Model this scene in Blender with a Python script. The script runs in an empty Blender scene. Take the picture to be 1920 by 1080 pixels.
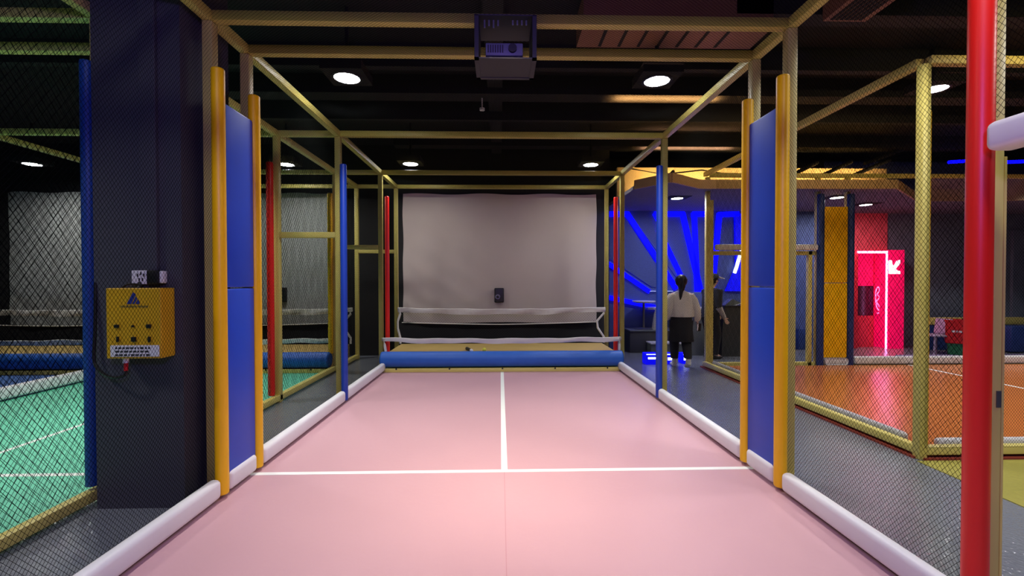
import bpy, bmesh, math, random
from mathutils import Vector, Matrix
random.seed(7)
scn = bpy.context.scene
COL = scn.collection
PI = math.pi

# ------------------------------------------------------------------ camera
F, YAW, PIT, ROLL = 860.0, 0.02571, 0.01442, -0.00155
CAM = Vector((-0.035, 0.0, 1.5))
fw = Vector((math.sin(YAW)*math.cos(PIT), math.cos(YAW)*math.cos(PIT), -math.sin(PIT)))
rt0 = Vector((math.cos(YAW), -math.sin(YAW), 0))
up0 = rt0.cross(fw)
rt = math.cos(ROLL)*rt0 + math.sin(ROLL)*up0
upv = -math.sin(ROLL)*rt0 + math.cos(ROLL)*up0
cd = bpy.data.cameras.new('camera')
cam = bpy.data.objects.new('camera', cd)
COL.objects.link(cam)
M = Matrix.Identity(4)
for i in range(3):
    M[i][0] = rt[i]; M[i][1] = upv[i]; M[i][2] = -fw[i]; M[i][3] = CAM[i]
cam.matrix_world = M
cd.sensor_width = 36.0
cd.lens = F/1920*36
cd.clip_start = 0.05
scn.camera = cam

def at(x, y, Y):
    """world point seen at a pixel of the photograph, at depth Y"""
    d = fw + (x-960)/F*rt - (y-540)/F*upv
    return CAM + d*(Y/d.y)

# ------------------------------------------------------------------ materials
def lin(c):
    c = c/255.0
    return c/12.92 if c <= 0.04045 else ((c+0.055)/1.055)**2.4
def S(r, g, b): return (lin(r), lin(g), lin(b), 1.0)

def mat(name, col, rough=0.5, metal=0.0, var=0.06, vscale=6.0, bump=0.0, bscale=60.0, spec=0.5):
    m = bpy.data.materials.new(name); m.use_nodes = True
    nt = m.node_tree; n = nt.nodes; L = nt.links
    b = n['Principled BSDF']
    b.inputs['Roughness'].default_value = rough
    b.inputs['Metallic'].default_value = metal
    b.inputs['Specular IOR Level'].default_value = spec
    tc = n.new('ShaderNodeTexCoord')
    ns = n.new('ShaderNodeTexNoise'); ns.inputs['Scale'].default_value = vscale; ns.inputs['Detail'].default_value = 3
    L.new(tc.outputs['Object'], ns.inputs['Vector'])
    mx = n.new('ShaderNodeMix'); mx.data_type = 'RGBA'
    mx.inputs[6].default_value = tuple(c*(1-var) for c in col[:3])+(1,)
    mx.inputs[7].default_value = tuple(min(1, c*(1+var)) for c in col[:3])+(1,)
    L.new(ns.outputs['Fac'], mx.inputs[0])
    L.new(mx.outputs[2], b.inputs['Base Color'])
    if bump:
        nb = n.new('ShaderNodeTexNoise'); nb.inputs['Scale'].default_value = bscale; nb.inputs['Detail'].default_value = 2
        L.new(tc.outputs['Object'], nb.inputs['Vector'])
        bp = n.new('ShaderNodeBump'); bp.inputs['Strength'].default_value = bump; bp.inputs['Distance'].default_value = 0.02
        L.new(nb.outputs['Fac'], bp.inputs['Height']); L.new(bp.outputs['Normal'], b.inputs['Normal'])
    return m

def emit(name, col, strength, base=(0.8, 0.8, 0.8, 1)):
    m = bpy.data.materials.new(name); m.use_nodes = True
    b = m.node_tree.nodes['Principled BSDF']
    b.inputs['Base Color'].default_value = base
    b.inputs['Emission Color'].default_value = col
    b.inputs['Emission Strength'].default_value = strength
    b.inputs['Specular IOR Level'].default_value = 0.1
    return m

MT = {}
MT['pink'] = mat('pink_vinyl', S(198, 156, 164), 0.5, var=0.03, vscale=1.5, bump=0.05, bscale=25)
MT['seam'] = mat('pink_seam', S(188, 140, 146), 0.6)
MT['green'] = mat('green_vinyl', S(104, 206, 170), 0.45, var=0.05, vscale=2)
MT['bluefloor'] = mat('blue_vinyl', S(72, 110, 175), 0.5, var=0.05, vscale=2)
MT['orange'] = mat('orange_vinyl', S(206, 122, 62), 0.24, var=0.06, vscale=2, bump=0.03, bscale=18)
MT['line'] = mat('line_paint', S(238, 242, 236), 0.5, var=0.02)
MT['grey_floor'] = mat('grey_epoxy', S(122, 127, 136), 0.06, var=0.15, vscale=1.2, bump=0.36, bscale=50, spec=0.9)
MT['yellow_floor'] = mat('yellow_epoxy', S(160, 154, 74), 0.35, var=0.08, vscale=3, bump=0.2, bscale=30)
MT['white'] = mat('white_foam_vinyl', S(226, 226, 228), 0.45, var=0.03, vscale=5, bump=0.06, bscale=14)
MT['yellow'] = mat('yellow_foam_vinyl', S(246, 192, 2), 0.42, var=0.03)
MT['blue'] = mat('blue_foam_vinyl', S(16, 72, 198), 0.42, var=0.05)
MT['navy'] = mat('navy_foam_vinyl', S(34, 58, 120), 0.5, var=0.05)
MT['slimblue'] = mat('deep_blue_vinyl', S(16, 58, 164), 0.45, var=0.05)
MT['navyblue'] = mat('dark_blue_vinyl', S(24, 70, 150), 0.5, var=0.05)
MT['bluetube'] = mat('royal_blue_vinyl', S(34, 96, 190), 0.5, var=0.08, vscale=9)
MT['red'] = mat('red_foam_vinyl', S(226, 30, 22), 0.4, var=0.04)
MT['tube'] = mat('yellow_steel', S(216, 202, 112), 0.42, var=0.07, vscale=4)
MT['net'] = mat('dark_net_cord', S(9, 10, 10), 1.0, var=0.1, spec=0.0)
MT['black'] = mat('matte_black', S(16, 16, 17), 0.85, var=0.2, vscale=2)
MT['ceil'] = mat('black_ceiling', S(15, 15, 16), 0.9, var=0.3, vscale=0.6)
MT['beam'] = mat('dark_beam', S(25, 25, 26), 0.85, var=0.15)
MT['slate'] = mat('slate_wall', S(104, 114, 132), 0.8, var=0.08, vscale=1)
MT['pillar'] = mat('dark_pillar_paint', S(68, 68, 78), 0.7, var=0.06, vscale=1.5)
MT['bluewall'] = mat('blue_wall_paint', S(70, 88, 150), 0.6, var=0.08, vscale=0.8)
MT['soffit'] = mat('soffit_grey', S(110, 106, 122), 0.8, var=0.05)
MT['ochre'] = mat('ochre_fascia', S(186, 158, 112), 0.6, var=0.08, vscale=1.5)
MT['box'] = mat('yellow_enamel', S(214, 170, 30), 0.4, var=0.04)
MT['dark'] = mat('dark_plastic', S(20, 20, 22), 0.45)
MT['whiteplastic'] = mat('white_plastic', S(225, 226, 228), 0.4)
MT['logo'] = mat('blue_ink', S(36, 50, 130), 0.5)
MT['grey_ink'] = mat('grey_ink', S(120, 108, 50), 0.5)
MT['rededge'] = mat('dull_red_edge', S(150, 62, 44), 0.6)
MT['redplastic'] = mat('red_plastic', S(200, 22, 30), 0.4)
MT['greenplastic'] = mat('green_plastic', S(34, 110, 70), 0.45)
MT['plywood'] = mat('tan_board', S(178, 152, 88), 0.6, var=0.12, vscale=2)
MT['canvas'] = mat('grey_white_canvas', S(178, 168, 160), 0.85, var=0.04, vscale=2, bump=0.25, bscale=3.0)
MT['greycanvas'] = mat('grey_canvas', S(150, 154, 152), 0.9, var=0.05, vscale=2, bump=0.2, bscale=3.0)
MT['tape'] = mat('white_net_tape', S(214, 214, 208), 0.7, var=0.05, vscale=8, bump=0.3, bscale=9)
MT['steel'] = mat('zinc_steel', S(120, 122, 126), 0.35, 0.8)
MT['charcoal'] = mat('charcoal_laminate', S(52, 53, 58), 0.5, var=0.1)
MT['greylam'] = mat('grey_laminate', S(92, 98, 100), 0.45, var=0.1)
MT['tabletop'] = mat('pale_tabletop', S(205, 205, 215), 0.3)
MT['skin'] = mat('skin', S(222, 184, 162), 0.5, var=0.03)
MT['hair'] = mat('black_hair', S(18, 16, 18), 0.4, var=0.2, vscale=40)
MT['blouse'] = mat('cream_blouse', S(214, 210, 196), 0.8, var=0.05, vscale=9, bump=0.3, bscale=12)
MT['trousers'] = mat('black_cloth', S(22, 21, 26), 0.85, var=0.1)
MT['shoe'] = mat('white_shoe', S(225, 220, 212), 0.6)
MT['darkcloth'] = mat('dark_grey_cloth', S(40, 40, 46), 0.85, var=0.15, vscale=9)
MT['greysleeve'] = mat('grey_sleeve', S(170, 166, 158), 0.8)
MT['boothred'] = mat('booth_red', S(215, 40, 62), 0.5)
MT['pinkpanel'] = mat('coral_panel', S(226, 92, 110), 0.6)
MT['screenmaroon'] = mat('dark_glass', S(60, 22, 40), 0.2)
MT['violet'] = mat('violet_fabric', S(120, 112, 150), 0.8)
MT['chair'] = mat('lilac_grey_plastic', S(150, 142, 160), 0.5)
MT['ball'] = mat('yellow_ball', S(206, 208, 70), 0.8)
MT['projector'] = mat('pale_projector', S(90, 90, 112), 0.5)
MT['cagepaint'] = mat('dark_grey_paint', S(34, 34, 40), 0.5)
MT['lamp'] = emit('lamp_diffuser', (1, 1, 1, 1), 60)
MT['led_blue'] = emit('blue_led', (0.001, 0.001, 1, 1), 4.0, (0.0, 0.0, 0.2, 1))
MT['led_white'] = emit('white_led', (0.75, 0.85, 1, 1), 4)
MT['led_pink'] = emit('pink_led', (1, 0.30, 0.80, 1), 6)
MT['neon_pink'] = emit('pink_neon', (1, 0.05, 0.45, 1), 2.0)
MT['neon_white'] = emit('white_neon', (1, 0.75, 0.85, 1), 3)
MT['booth_glow'] = emit('hot_pink_emissive', (1, 0.004, 0.12, 1), 0.9, S(225, 20, 80))  # hot pink with its own emission
MT['led_faint'] = emit('faint_led', (0.3, 0.45, 1, 1), 0.7)
MT['led_warm'] = emit('warm_led', (1, 0.55, 0.16, 1), 5)
MT['blueglow'] = emit('blue_emission', (0.0, 0.0, 1, 1), 1.2, (0.02, 0.02, 0.5, 1))

# ------------------------------------------------------------------ mesh helpers
def B(): return bmesh.new()

def box(bm, lo, hi, bev=0.0, seg=2, rz=None):
    lo = Vector(lo); hi = Vector(hi)
    c = (lo+hi)/2; s = hi-lo
    t = bmesh.new()
    bmesh.ops.create_cube(t, size=1.0)
    bmesh.ops.scale(t, vec=s, verts=t.verts)
    if bev: bmesh.ops.bevel(t, geom=t.edges[:], offset=bev, segments=seg, affect='EDGES', profile=0.5)
    mtx = Matrix.Translation(c)
    if rz is not None: mtx = mtx @ (rz if isinstance(rz, Matrix) else Matrix.Rotation(rz, 4, 'Z'))
    bmesh.ops.transform(t, matrix=mtx, verts=t.verts)
    merge(bm, t)

def merge(bm, t):
    me = bpy.data.meshes.new('tmp'); t.to_mesh(me); t.free(); bm.from_mesh(me); bpy.data.meshes.remove(me)

def frame_of(d):
    d = d.normalized()
    a = Vector((0, 0, 1)) if abs(d.z) < 0.9 else Vector((1, 0, 0))
    u = d.cross(a).normalized(); v = u.cross(d).normalized()
    return u, v

def loft(bm, rings, cap=True):
    """rings: lists of equal length of Vectors"""
    R = [[bm.verts.new(p) for p in r] for r in rings]
    n = len(R[0])
    for a, b in zip(R, R[1:]):
        for i in range(n):
            bm.faces.new((a[i], a[(i+1) % n], b[(i+1) % n], b[i]))
    if cap:
        bm.faces.new(R[0][::-1]); bm.faces.new(R[-1])

def ring(c, d, rx, ry=None, n=16):
    u, v = frame_of(Vector(d)); ry = rx if ry is None else ry
    return [Vector(c)+u*rx*math.cos(2*PI*i/n)+v*ry*math.sin(2*PI*i/n) for i in range(n)]

def cyl(bm, p0, p1, r, n=16, r1=None):
    p0 = Vector(p0); p1 = Vector(p1)
    loft(bm, [ring(p0, p1-p0, r, n=n), ring(p1, p1-p0, r if r1 is None else r1, n=n)])

def bolster(bm, p0, p1, r, n=20, e=None):
    """round foam with softly rounded ends"""
    p0 = Vector(p0); p1 = Vector(p1); d = (p1-p0).normalized(); e = r*0.35 if e is None else e
    rs = []
    for k in range(5):
        a = PI/2*k/4
        rs.append(ring(p0+d*(e-e*math.sin(a)) if False else p0+d*(e*(1-math.cos(PI/2*(k/4)))) if False else p0+d*(e*(1-math.sin(PI/2*(1-k/4)))), d, max(r-e*(1-math.sin(a)), 1e-3) if k else r-e, n=n))
    for k in range(5):
        a = PI/2*(1-k/4)
        rs.append(ring(p1-d*(e*(1-math.cos(a)) if False else e*(1-math.sin(PI/2*k/4))), d, (r-e*(1-math.sin(a))) if k < 4 else r-e, n=n))
    # second half must run from full radius to the end
    loft(bm, rs)

def tube(bm, pts, r, n=8):
    pts = [Vector(p) for p in pts]; rs = []
    prev = None
    for i, p in enumerate(pts):
        d = (pts[min(i+1, len(pts)-1)]-pts[max(i-1, 0)]).normalized()
        if prev is None: u, v = frame_of(d)
        else:
            u = (prev-d*prev.dot(d)).normalized(); v = d.cross(u)
        prev = u
        rs.append([p+u*r*math.cos(2*PI*k/n)+v*r*math.sin(2*PI*k/n) for k in range(n)])
    loft(bm, rs)

def sphere(bm, c, r, sc=(1, 1, 1), u=16, v=10):
    t = bmesh.new(); bmesh.ops.create_uvsphere(t, u_segments=u, v_segments=v, radius=r)
    bmesh.ops.scale(t, vec=sc, verts=t.verts); bmesh.ops.translate(t, vec=Vector(c), verts=t.verts); merge(bm, t)

def prism(bm, pts, vec):
    """extrude a closed polygon (list of Vectors) by vec"""
    pts = [Vector(p) for p in pts]; vec = Vector(vec)
    a = [bm.verts.new(p) for p in pts]; b = [bm.verts.new(p+vec) for p in pts]
    n = len(a)
    bm.faces.new(a); bm.faces.new(b[::-1])
    for i in range(n): bm.faces.new((a[i], b[i], b[(i+1) % n], a[(i+1) % n]))

def net(bm, o, u, v, W, H, a=0.024, b=0.030, r=0.0009):
    """diamond netting: two families of straight cords clipped to a rectangle"""
    o = Vector(o); u = Vector(u); v = Vector(v); nrm = u.cross(v)
    for sg in (1, -1):
        m = sg*b/a
        k0 = math.floor((0-max(0, m*W))/b)-1; k1 = math.ceil((H-min(0, m*W))/b)+1
        for k in range(k0, k1+1):
            c = k*b
            us = []
            u0, u1 = 0.0, W
            ua, ub = (0-c)/m, (H-c)/m
            lo, hi = min(ua, ub), max(ua, ub)
            u0 = max(u0, lo); u1 = min(u1, hi)
            if u1-u0 < 1e-3: continue
            p = o+u*u0+v*(m*u0+c); q = o+u*u1+v*(m*u1+c)
            d = (q-p).normalized(); s = d.cross(nrm)
            off = nrm*(0.0004*sg)
            A = [off+nrm*r, off-nrm*r*0.5+s*r*0.866, off-nrm*r*0.5-s*r*0.866]
            va = [bm.verts.new(p+x) for x in A]; vb = [bm.verts.new(q+x) for x in A]
            for i in range(3): bm.faces.new((va[i], va[(i+1) % 3], vb[(i+1) % 3], vb[i]))

# ------------------------------------------------------------------ object helpers
ORG = {}
def thing(name, label, cat, loc, group=None):
    o = bpy.data.objects.new(name, None); COL.objects.link(o)
    o.empty_display_size = 0.1
    o.location = loc; ORG[o.name] = Vector(loc)
    o['label'] = label; o['category'] = cat
    if group: o['group'] = group
    return o

def obj(name, bm, m, parent=None, smooth=False, label=None, base=None):
    bmesh.ops.recalc_face_normals(bm, faces=bm.faces[:])
    if parent is not None: org = ORG[parent.name]
    elif base is not None: org = Vector(base)
    else:
        xs = [v.co for v in bm.verts]
        mn = Vector([min(p[i] for p in xs) for i in range(3)]); mxx = Vector([max(p[i] for p in xs) for i in range(3)])
        org = Vector(((mn.x+mxx.x)/2, (mn.y+mxx.y)/2, mn.z))
    bmesh.ops.translate(bm, vec=-org, verts=bm.verts)
    me = bpy.data.meshes.new(name); bm.to_mesh(me); bm.free()
    if smooth:
        for p in me.polygons: p.use_smooth = True
        try: me.set_sharp_from_angle(angle=math.radians(40))
        except Exception: pass
    me.materials.append(MT[m] if isinstance(m, str) else m)
    o = bpy.data.objects.new(name, me); COL.objects.link(o)
    if parent is not None: o.parent = parent
    else: o.location = org
    ORG[o.name] = org
    if label and parent is not None: o['label'] = label
    return o

def tag(o, label, cat, group=None):
    o['label'] = label; o['category'] = cat
    if group: o['group'] = group
    return o

def struct(name, bm, m, parent=None, smooth=False):
    o = obj(name, bm, m, parent, smooth)
    if parent is None: o['kind'] = 'structure'
    return o

def bx(name, lo, hi, m, parent=None, bev=0.0, seg=2, **k):
    b = B(); box(b, lo, hi, bev, seg); return obj(name, b, m, parent, smooth=bev > 0.004, **k)

# ------------------------------------------------------------------ room shell
RZ = 4.25
b = B(); box(b, (-12, -4, -0.2), (13, 10.6, 0)); struct('floor', b, 'grey_floor')
b = B(); box(b, (-12, -4, RZ), (13, 10.6, RZ+0.2)); struct('ceiling', b, 'ceil')
b = B(); box(b, (-12.2, -4, 0), (-12, 10.6, RZ)); struct('wall_left', b, 'black')
b = B(); box(b, (13, -4, 0), (13.2, 10.6, RZ)); struct('wall_right', b, 'slate')
b = B(); box(b, (-12, -4.2, 0), (13, -4, RZ)); struct('wall_front', b, 'slate')
b = B(); box(b, (-12, 9.348, 0), (2.2, 9.55, RZ)); struct('wall_back', b, 'black')
b = B(); box(b, (2.2, 10.1, 0), (7.2, 10.3, 3.06)); struct('wall_blue', b, 'bluewall')
b = B(); box(b, (2.2, 10.1, 3.06), (7.2, 10.3, RZ)); struct('wall_upper', b, 'black')
b = B(); box(b, (7.2, 10.4, 0), (13, 10.6, RZ)); struct('wall_slate', b, 'slate')
b = B(); box(b, (3.42, 1.0, 0.0), (10.8, 3.7, 0.006)); struct('floor_yellow', b, 'yellow_floor')
b = B(); box(b, (-2.70, 3.08, 0), (-2.13, 3.62, RZ)); struct('pillar', b, 'pillar')

# ceiling beams
for (y0, y1, x0, x1, z) in [(5.35, 5.45, -6, 8, 3.98), (6.15, 6.42, -5, 9, 4.0), (7.0, 7.08, -5, 9, 3.95), (8.55, 8.78, -2, 9, 4.02), (2.6, 2.9, -6, 9, 4.0), (4.3, 4.5, 2.2, 10, 4.02)]:
    b = B(); box(b, (x0, y0, z), (x1, y1, RZ)); struct('beam', b, 'beam')
for (x0, x1, y0, y1, z) in [(-0.2, 0.0, 4.0, 9.3, 4.08)]:
    b = B(); box(b, (x0, y0, z), (x1, y1, RZ)); struct('beam', b, 'beam')

MT['duct'] = mat('brown_duct', S(126, 86, 66), 0.6, var=0.1)
for (lo, hi, lab) in (((0.75, 4.30, 3.9), (2.55, 4.72, 4.2), 'brown ceiling duct with dark slots above the right downlight'), ((2.95, 3.55, 3.9), (3.35, 4.2, 4.2), 'short maroon-brown duct at the ceiling right of the pink court')):
    t = thing('ceiling_duct', lab, 'duct', ((lo[0]+hi[0])/2, (lo[1]+hi[1])/2, lo[2]))
    bx('casing', lo, hi, 'duct', t)
    b = B()
    for k in range(7):
        xx = lo[0]+(hi[0]-lo[0])*(0.12+0.11*k); box(b, (xx, lo[1]+0.05, lo[2]-0.006), (xx+0.03, hi[1]-0.03, lo[2]))
    obj('slots', b, 'black', t)
    for yy in (lo[1]+0.1, hi[1]-0.1):
        bx('hanger', ((lo[0]+hi[0])/2-0.01, yy, hi[2]), ((lo[0]+hi[0])/2+0.01, yy+0.02, RZ), 'black', t)

# dropped soffit over the rear lounge, with its ochre fascia and warm cove
edge = [(2.22, 7.62), (2.62, 7.08), (3.26, 7.56), (6.56, 7.5), (7.98, 8.66), (9.6, 8.6), (12.9, 8.0)]
b = B()
poly = [Vector((x, y, 3.05)) for x, y in edge]+[Vector((12.9, 10.39, 3.05)), Vector((7.21, 10.39, 3.05)), Vector((7.19, 10.09, 3.05)), Vector((2.22, 10.09, 3.05))]
prism(b, poly, (0, 0, 0.06)); struct('soffit', b, 'soffit')
b = B()
for (p, q) in zip(edge, edge[1:]):
    p = Vector((p[0], p[1], 0)); q = Vector((q[0], q[1], 0)); d = (q-p).normalized(); n = Vector((d.y, -d.x, 0))*0.03
    h = 0.15 if p.x < 7 else 0.42
    prism(b, [p+Vector((0, 0, 3.03)), q+Vector((0, 0, 3.03)), q-n*-1+Vector((0, 0, 3.03)), p-n*-1+Vector((0, 0, 3.03))], (0, 0, h))
struct('trim_1', b, 'ochre')
b = B(); box(b, (2.25, 8.9, 3.12), (7.6, 9.0, 3.715)); struct('bulkhead_wall', b, 'ochre')

# ------------------------------------------------------------------ courts: mats and lines
def court(name, x0, x1, y0, y1, m, label, xc=None, cross=None, ymax=None, w=0.05, z=0.008):
    t = thing(name, label, 'court mat', ((x0+x1)/2, (y0+y1)/2, 0))
    bx('mat', (x0, y0, 0), (x1, y1, z), m, t)
    if xc is not None: bx('court_line', (xc-w/2, cross or y0, z), (xc+w/2, ymax or y1, z+0.0015), 'line', t, label='white centre line')
    if cross is not None: bx('court_line', (x0, cross-w/2, z), (x1, cross+w/2, z+0.0018), 'line', t, label='white cross line')
    return t
pk = court('court_mat', -2.0, 2.0, -1.0, 7.56, 'pink', 'pink vinyl court floor with white T-shaped court lines', -0.005, 3.59, 7.55)
bx('mat_seam', (-0.008, -1.0, 0.008), (-0.003, 3.56, 0.0088), 'seam', pk, label='thin darker pink seam')
court('court_mat', -6.28, -2.83, -1.0, 7.56, 'green', 'green vinyl court floor behind netting left of the dark pillar', -4.41, 3.62, 7.5)
court('court_mat', -10.3, -6.45, -1.0, 7.56, 'bluefloor', 'blue vinyl court floor of the farthest left court, beyond the green one')
om = court('court_mat', 3.56, 10.8, 3.8, 7.72, 'orange', 'glossy orange court floor behind the netting at right', 7.0, None, 7.7, z=0.05)
bx('mat_edge', (3.45, 3.76, 0.0), (3.52, 7.9, 0.018), 'rededge', om, label='dull red edge strip')
bx('mat_edge', (3.5, 3.71, 0.0), (10.8, 3.74, 0.018), 'rededge', om, label='dull red edge strip')

# ------------------------------------------------------------------ cages
T = 0.035
YS = [3.26, 3.72, 5.78, 7.79, 8.94]
RAIL = 3.333
def post(par, x, y, z0=0.0, z1=RAIL-T, name='post'):
    return bx(name, (x-T, y-T, z0), (x+T, y+T, z1), 'tube', par, 0.006, 2)
def railY(par, x, y0, y1, z, name='top_rail'):
    return bx(name, (x-T, y0, z-T), (x+T, y1, z+T), 'tube', par, 0.006, 2)
def railX(par, x0, x1, y, z, name='cross_beam'):
    return bx(name, (x0, y-T, z-T), (x1, y+T, z+T), 'tube', par, 0.006, 2)

# pink court cage
W = 2.045
cg = thing('court_cage', 'yellow steel frame cage with dark netting enclosing the pink court', 'cage', (0, 4, 0), 'yellow netted court cages')
for s in (-1, 1):
    for y in YS: post(cg, s*W, y)
    railY(cg, s*W, -0.8, 8.975, RAIL)
    railY(cg, s*W, (-0.8 if s < 0 else 1.945), 3.225, 0.06, 'bottom_rail')
    railY(cg, s*W, 3.755, 8.9, 0.06, 'bottom_rail')
for y in YS: railX(cg, -W+T, W-T, y, RAIL)
railX(cg, -W+T, W-T, 1.91, RAIL)
post(cg, W, 1.91)
for y in (5.78, 7.79, 8.94):
    railX(cg, -2.765, -W-T, y, 2.08, 'tie_bar')
    railX(cg, -2.765, -W-T, y, RAIL, 'tie_bar')
NX = 2.0065
b = B(); net(b, (-NX, -0.8, 0.1), (0, 1, 0), (0, 0, 1), 9.7, 3.19); obj('net_panel', b, 'net', cg)
b = B(); net(b, (NX, 1.9, 0.1), (0, 1, 0), (0, 0, 1), 7.0, 3.19); net(b, (NX, -0.8, 2.17), (0, 1, 0), (0, 0, 1), 2.7, 1.12); obj('net_panel', b, 'net', cg)
b = B(); net(b, (-W+T, -0.8, 3.29), (0, 1, 0), (1, 0, 0), 9.7, 2*(W-T)); obj('net_panel', b, 'net', cg, label='netting roof')
# doorway jamb and latch beside the near red pad
jb = bx('door_jamb', (W+T, 1.875, 0.0), (W+T+0.010, 1.945, 2.02), 'tube', cg)
bx('latch_plate', (W+0.010, 1.8715, 0.965), (W+0.030, 1.875, 1.035), 'steel', jb, label='grey latch plate')

# green court cage
cg2 = thing('court_cage', 'yellow steel frame cage with dark netting around the green court at left', 'cage', (-4.6, 4, 0), 'yellow netted court cages')
for x in (-2.80, -6.35):
    for y in YS:
        if not (x < -6): post(cg2, x, y)
    if x < -6:
        for y in (3.26, 5.78, 7.79, 8.94): post(cg2, x, y)
    railY(cg2, x, -0.5, 8.975, RAIL)
    railY(cg2, x, -0.5, 8.9, 0.06, 'bottom_rail')
for y in (3.26, 3.72, 5.78, 7.79, 8.94): railX(cg2, -6.31, -2.835, y, RAIL)
b = B(); net(b, (-2.84, -0.4, 0.1), (0, 1, 0), (0, 0, 1), 9.3, 3.19, 0.06, 0.09, 0.0017); obj('net_panel', b, 'net', cg2)
b = B(); net(b, (-6.31, 1.5, 0.1), (0, 1, 0), (0, 0, 1), 7.4, 3.19, 0.06, 0.09, 0.0017); obj('net_panel', b, 'net', cg2)

# orange court cage
OX, OY0, OY1 = 3.50, 3.76, 7.88
cg3 = thing('court_cage', 'yellow steel frame cage with dark netting around the orange court at right', 'cage', (7, 5.8, 0), 'yellow netted court cages')
post(cg3, OX, OY0); post(cg3, OX+0.06, OY1); post(cg3, 10.8, OY0); post(cg3, 10.8, OY1)
post(cg3, 5.5, OY1); post(cg3, 6.03, OY1)
railY(cg3, OX+0.0, OY0+T, OY1-T, RAIL); railX(cg3, OX+T, 10.8, OY0, RAIL); railX(cg3, OX+0.1, 10.8, OY1, RAIL)
railY(cg3, OX, OY0+T, OY1-T, 0.075, 'bottom_rail'); railX(cg3, OX+T, 10.8, OY0, 0.075, 'bottom_rail')
railX(cg3, OX+0.1, 10.8, OY1, 0.05, 'bottom_rail')
post(cg3, OX+0.12, OY1-0.0, 0.0, 2.9, 'door_jamb'); post(cg3, 5.36, OY1, 0, 2.02, 'door_jamb')
railX(cg3, OX+0.16, 5.46, OY1, 1.985, 'door_header')
b = B(); net(b, (OX+0.04, OY0, 0.1), (0, 1, 0), (0, 0, 1), OY1-OY0, 3.19); obj('net_panel', b, 'net', cg3)
b = B(); net(b, (OX, OY0-0.04, 0.1), (1, 0, 0), (0, 0, 1), 7.3, 3.19); obj('net_panel', b, 'net', cg3)
b = B(); net(b, (6.1, OY1-0.04, 0.1), (1, 0, 0), (0, 0, 1), 4.7, 3.19); obj('net_panel', b, 'net', cg3)

# ------------------------------------------------------------------ foam pads on posts
def pad(x, y, z0, z1, r, m, label, group=None, cat='post pad'):
    b = B(); bolster(b, (x, y, z0), (x, y, z1), r, 24, r*0.3)
    return tag(obj('post_pad', b, m, None, True), label, cat, group)
PX = 1.958
G = 'yellow tube pads beside the blue wall panels'
pad(-PX, 3.20, 0.035, 2.955, 0.0425, 'yellow', 'yellow foam tube pad on the near edge of the left blue wall panels', G)
pad(PX, 3.20, 0.035, 2.945, 0.0425, 'yellow', 'yellow foam tube pad on the near edge of the right blue wall panels', G)
pad(-PX, 3.66, 0.035, 2.955, 0.0425, 'yellow', 'yellow foam tube pad on the far edge of the left blue wall panels', G)
pad(PX, 3.66, 0.035, 2.955, 0.0425, 'yellow', 'yellow foam tube pad on the far edge of the right blue wall panels', G)
G = 'slim blue tube pads along the pink court'
pad(-PX, 5.70, 0.035, 2.94, 0.040, 'slimblue', 'slim blue tube pad halfway along left side of the pink court', G)
pad(PX, 5.70, 0.035, 2.94, 0.040, 'slimblue', 'slim blue tube pad halfway along right side of the pink court', G)
G = 'red tube pads at the end of the pink court'
pad(-PX-0.005, 7.84+0.05, 0.30, 2.95, 0.037, 'red', 'slim red tube pad left of the white screen', G)
pad(PX+0.005, 7.84+0.05, 0.30, 2.95, 0.037, 'red', 'slim red tube pad right of the white screen', G)
pad(1.935, 1.84, 0.02, 3.28, 0.0435, 'red', 'thick red foam tube pad beside the doorway at the right edge')
pad(-2.80, 3.165, 0.12, 2.98, 0.040, 'navyblue', 'slim blue tube pad left of the dark pillar on the green court')
pad(-2.845, 5.69, 0.10, 2.96, 0.040, 'red', 'slim red tube pad on the green court seen through left netting')
pad(-2.865, 7.72, 0.30, 2.97, 0.040, 'yellow', 'slim yellow tube pad on the far green court post')
pad(OX+0.075, OY0+0.075, 0.08, 2.95, 0.05, 'yellow', 'netted yellow tube pad inside near corner of the orange court')
pad(5.5, OY1-0.085, 0.02, 3.0, 0.055, 'navy', 'navy tube pad on the left edge of the yellow panel', 'navy pads beside the yellow panel')
pad(6.03, OY1-0.085, 0.02, 3.0, 0.055, 'navy', 'navy tube pad on the right edge of the yellow panel', 'navy pads beside the yellow panel')

# flat wall panels between the pads
def wpanel(lo, hi, m, label, group):
    return tag(bx('wall_pad', lo, hi, m, None, 0.012, 3), label, 'wall pad', group)
for s, n in ((-1, 'left'), (1, 'right')):
    xs = sorted((s*1.945, s*2.0))
    wpanel((xs[0], 3.25, 0.12), (xs[1], 3.615, 1.452), 'blue', 'lower blue padded panel between the yellow tubes on the %s side' % n, 'blue wall panels')
    wpanel((xs[0], 3.25, 1.460), (xs[1], 3.615, 2.745), 'blue', 'upper blue padded panel between the yellow tubes on the %s side' % n, 'blue wall panels')
wpanel((5.56, OY1-0.10, 0.17), (5.97, OY1-0.045, 1.46), 'yellow', 'lower yellow padded panel between navy tubes beyond orange court', 'yellow wall panels')
wpanel((5.56, OY1-0.10, 1.47), (5.97, OY1-0.045, 2.78), 'yellow', 'upper yellow padded panel between navy tubes beyond orange court', 'yellow wall panels')

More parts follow.
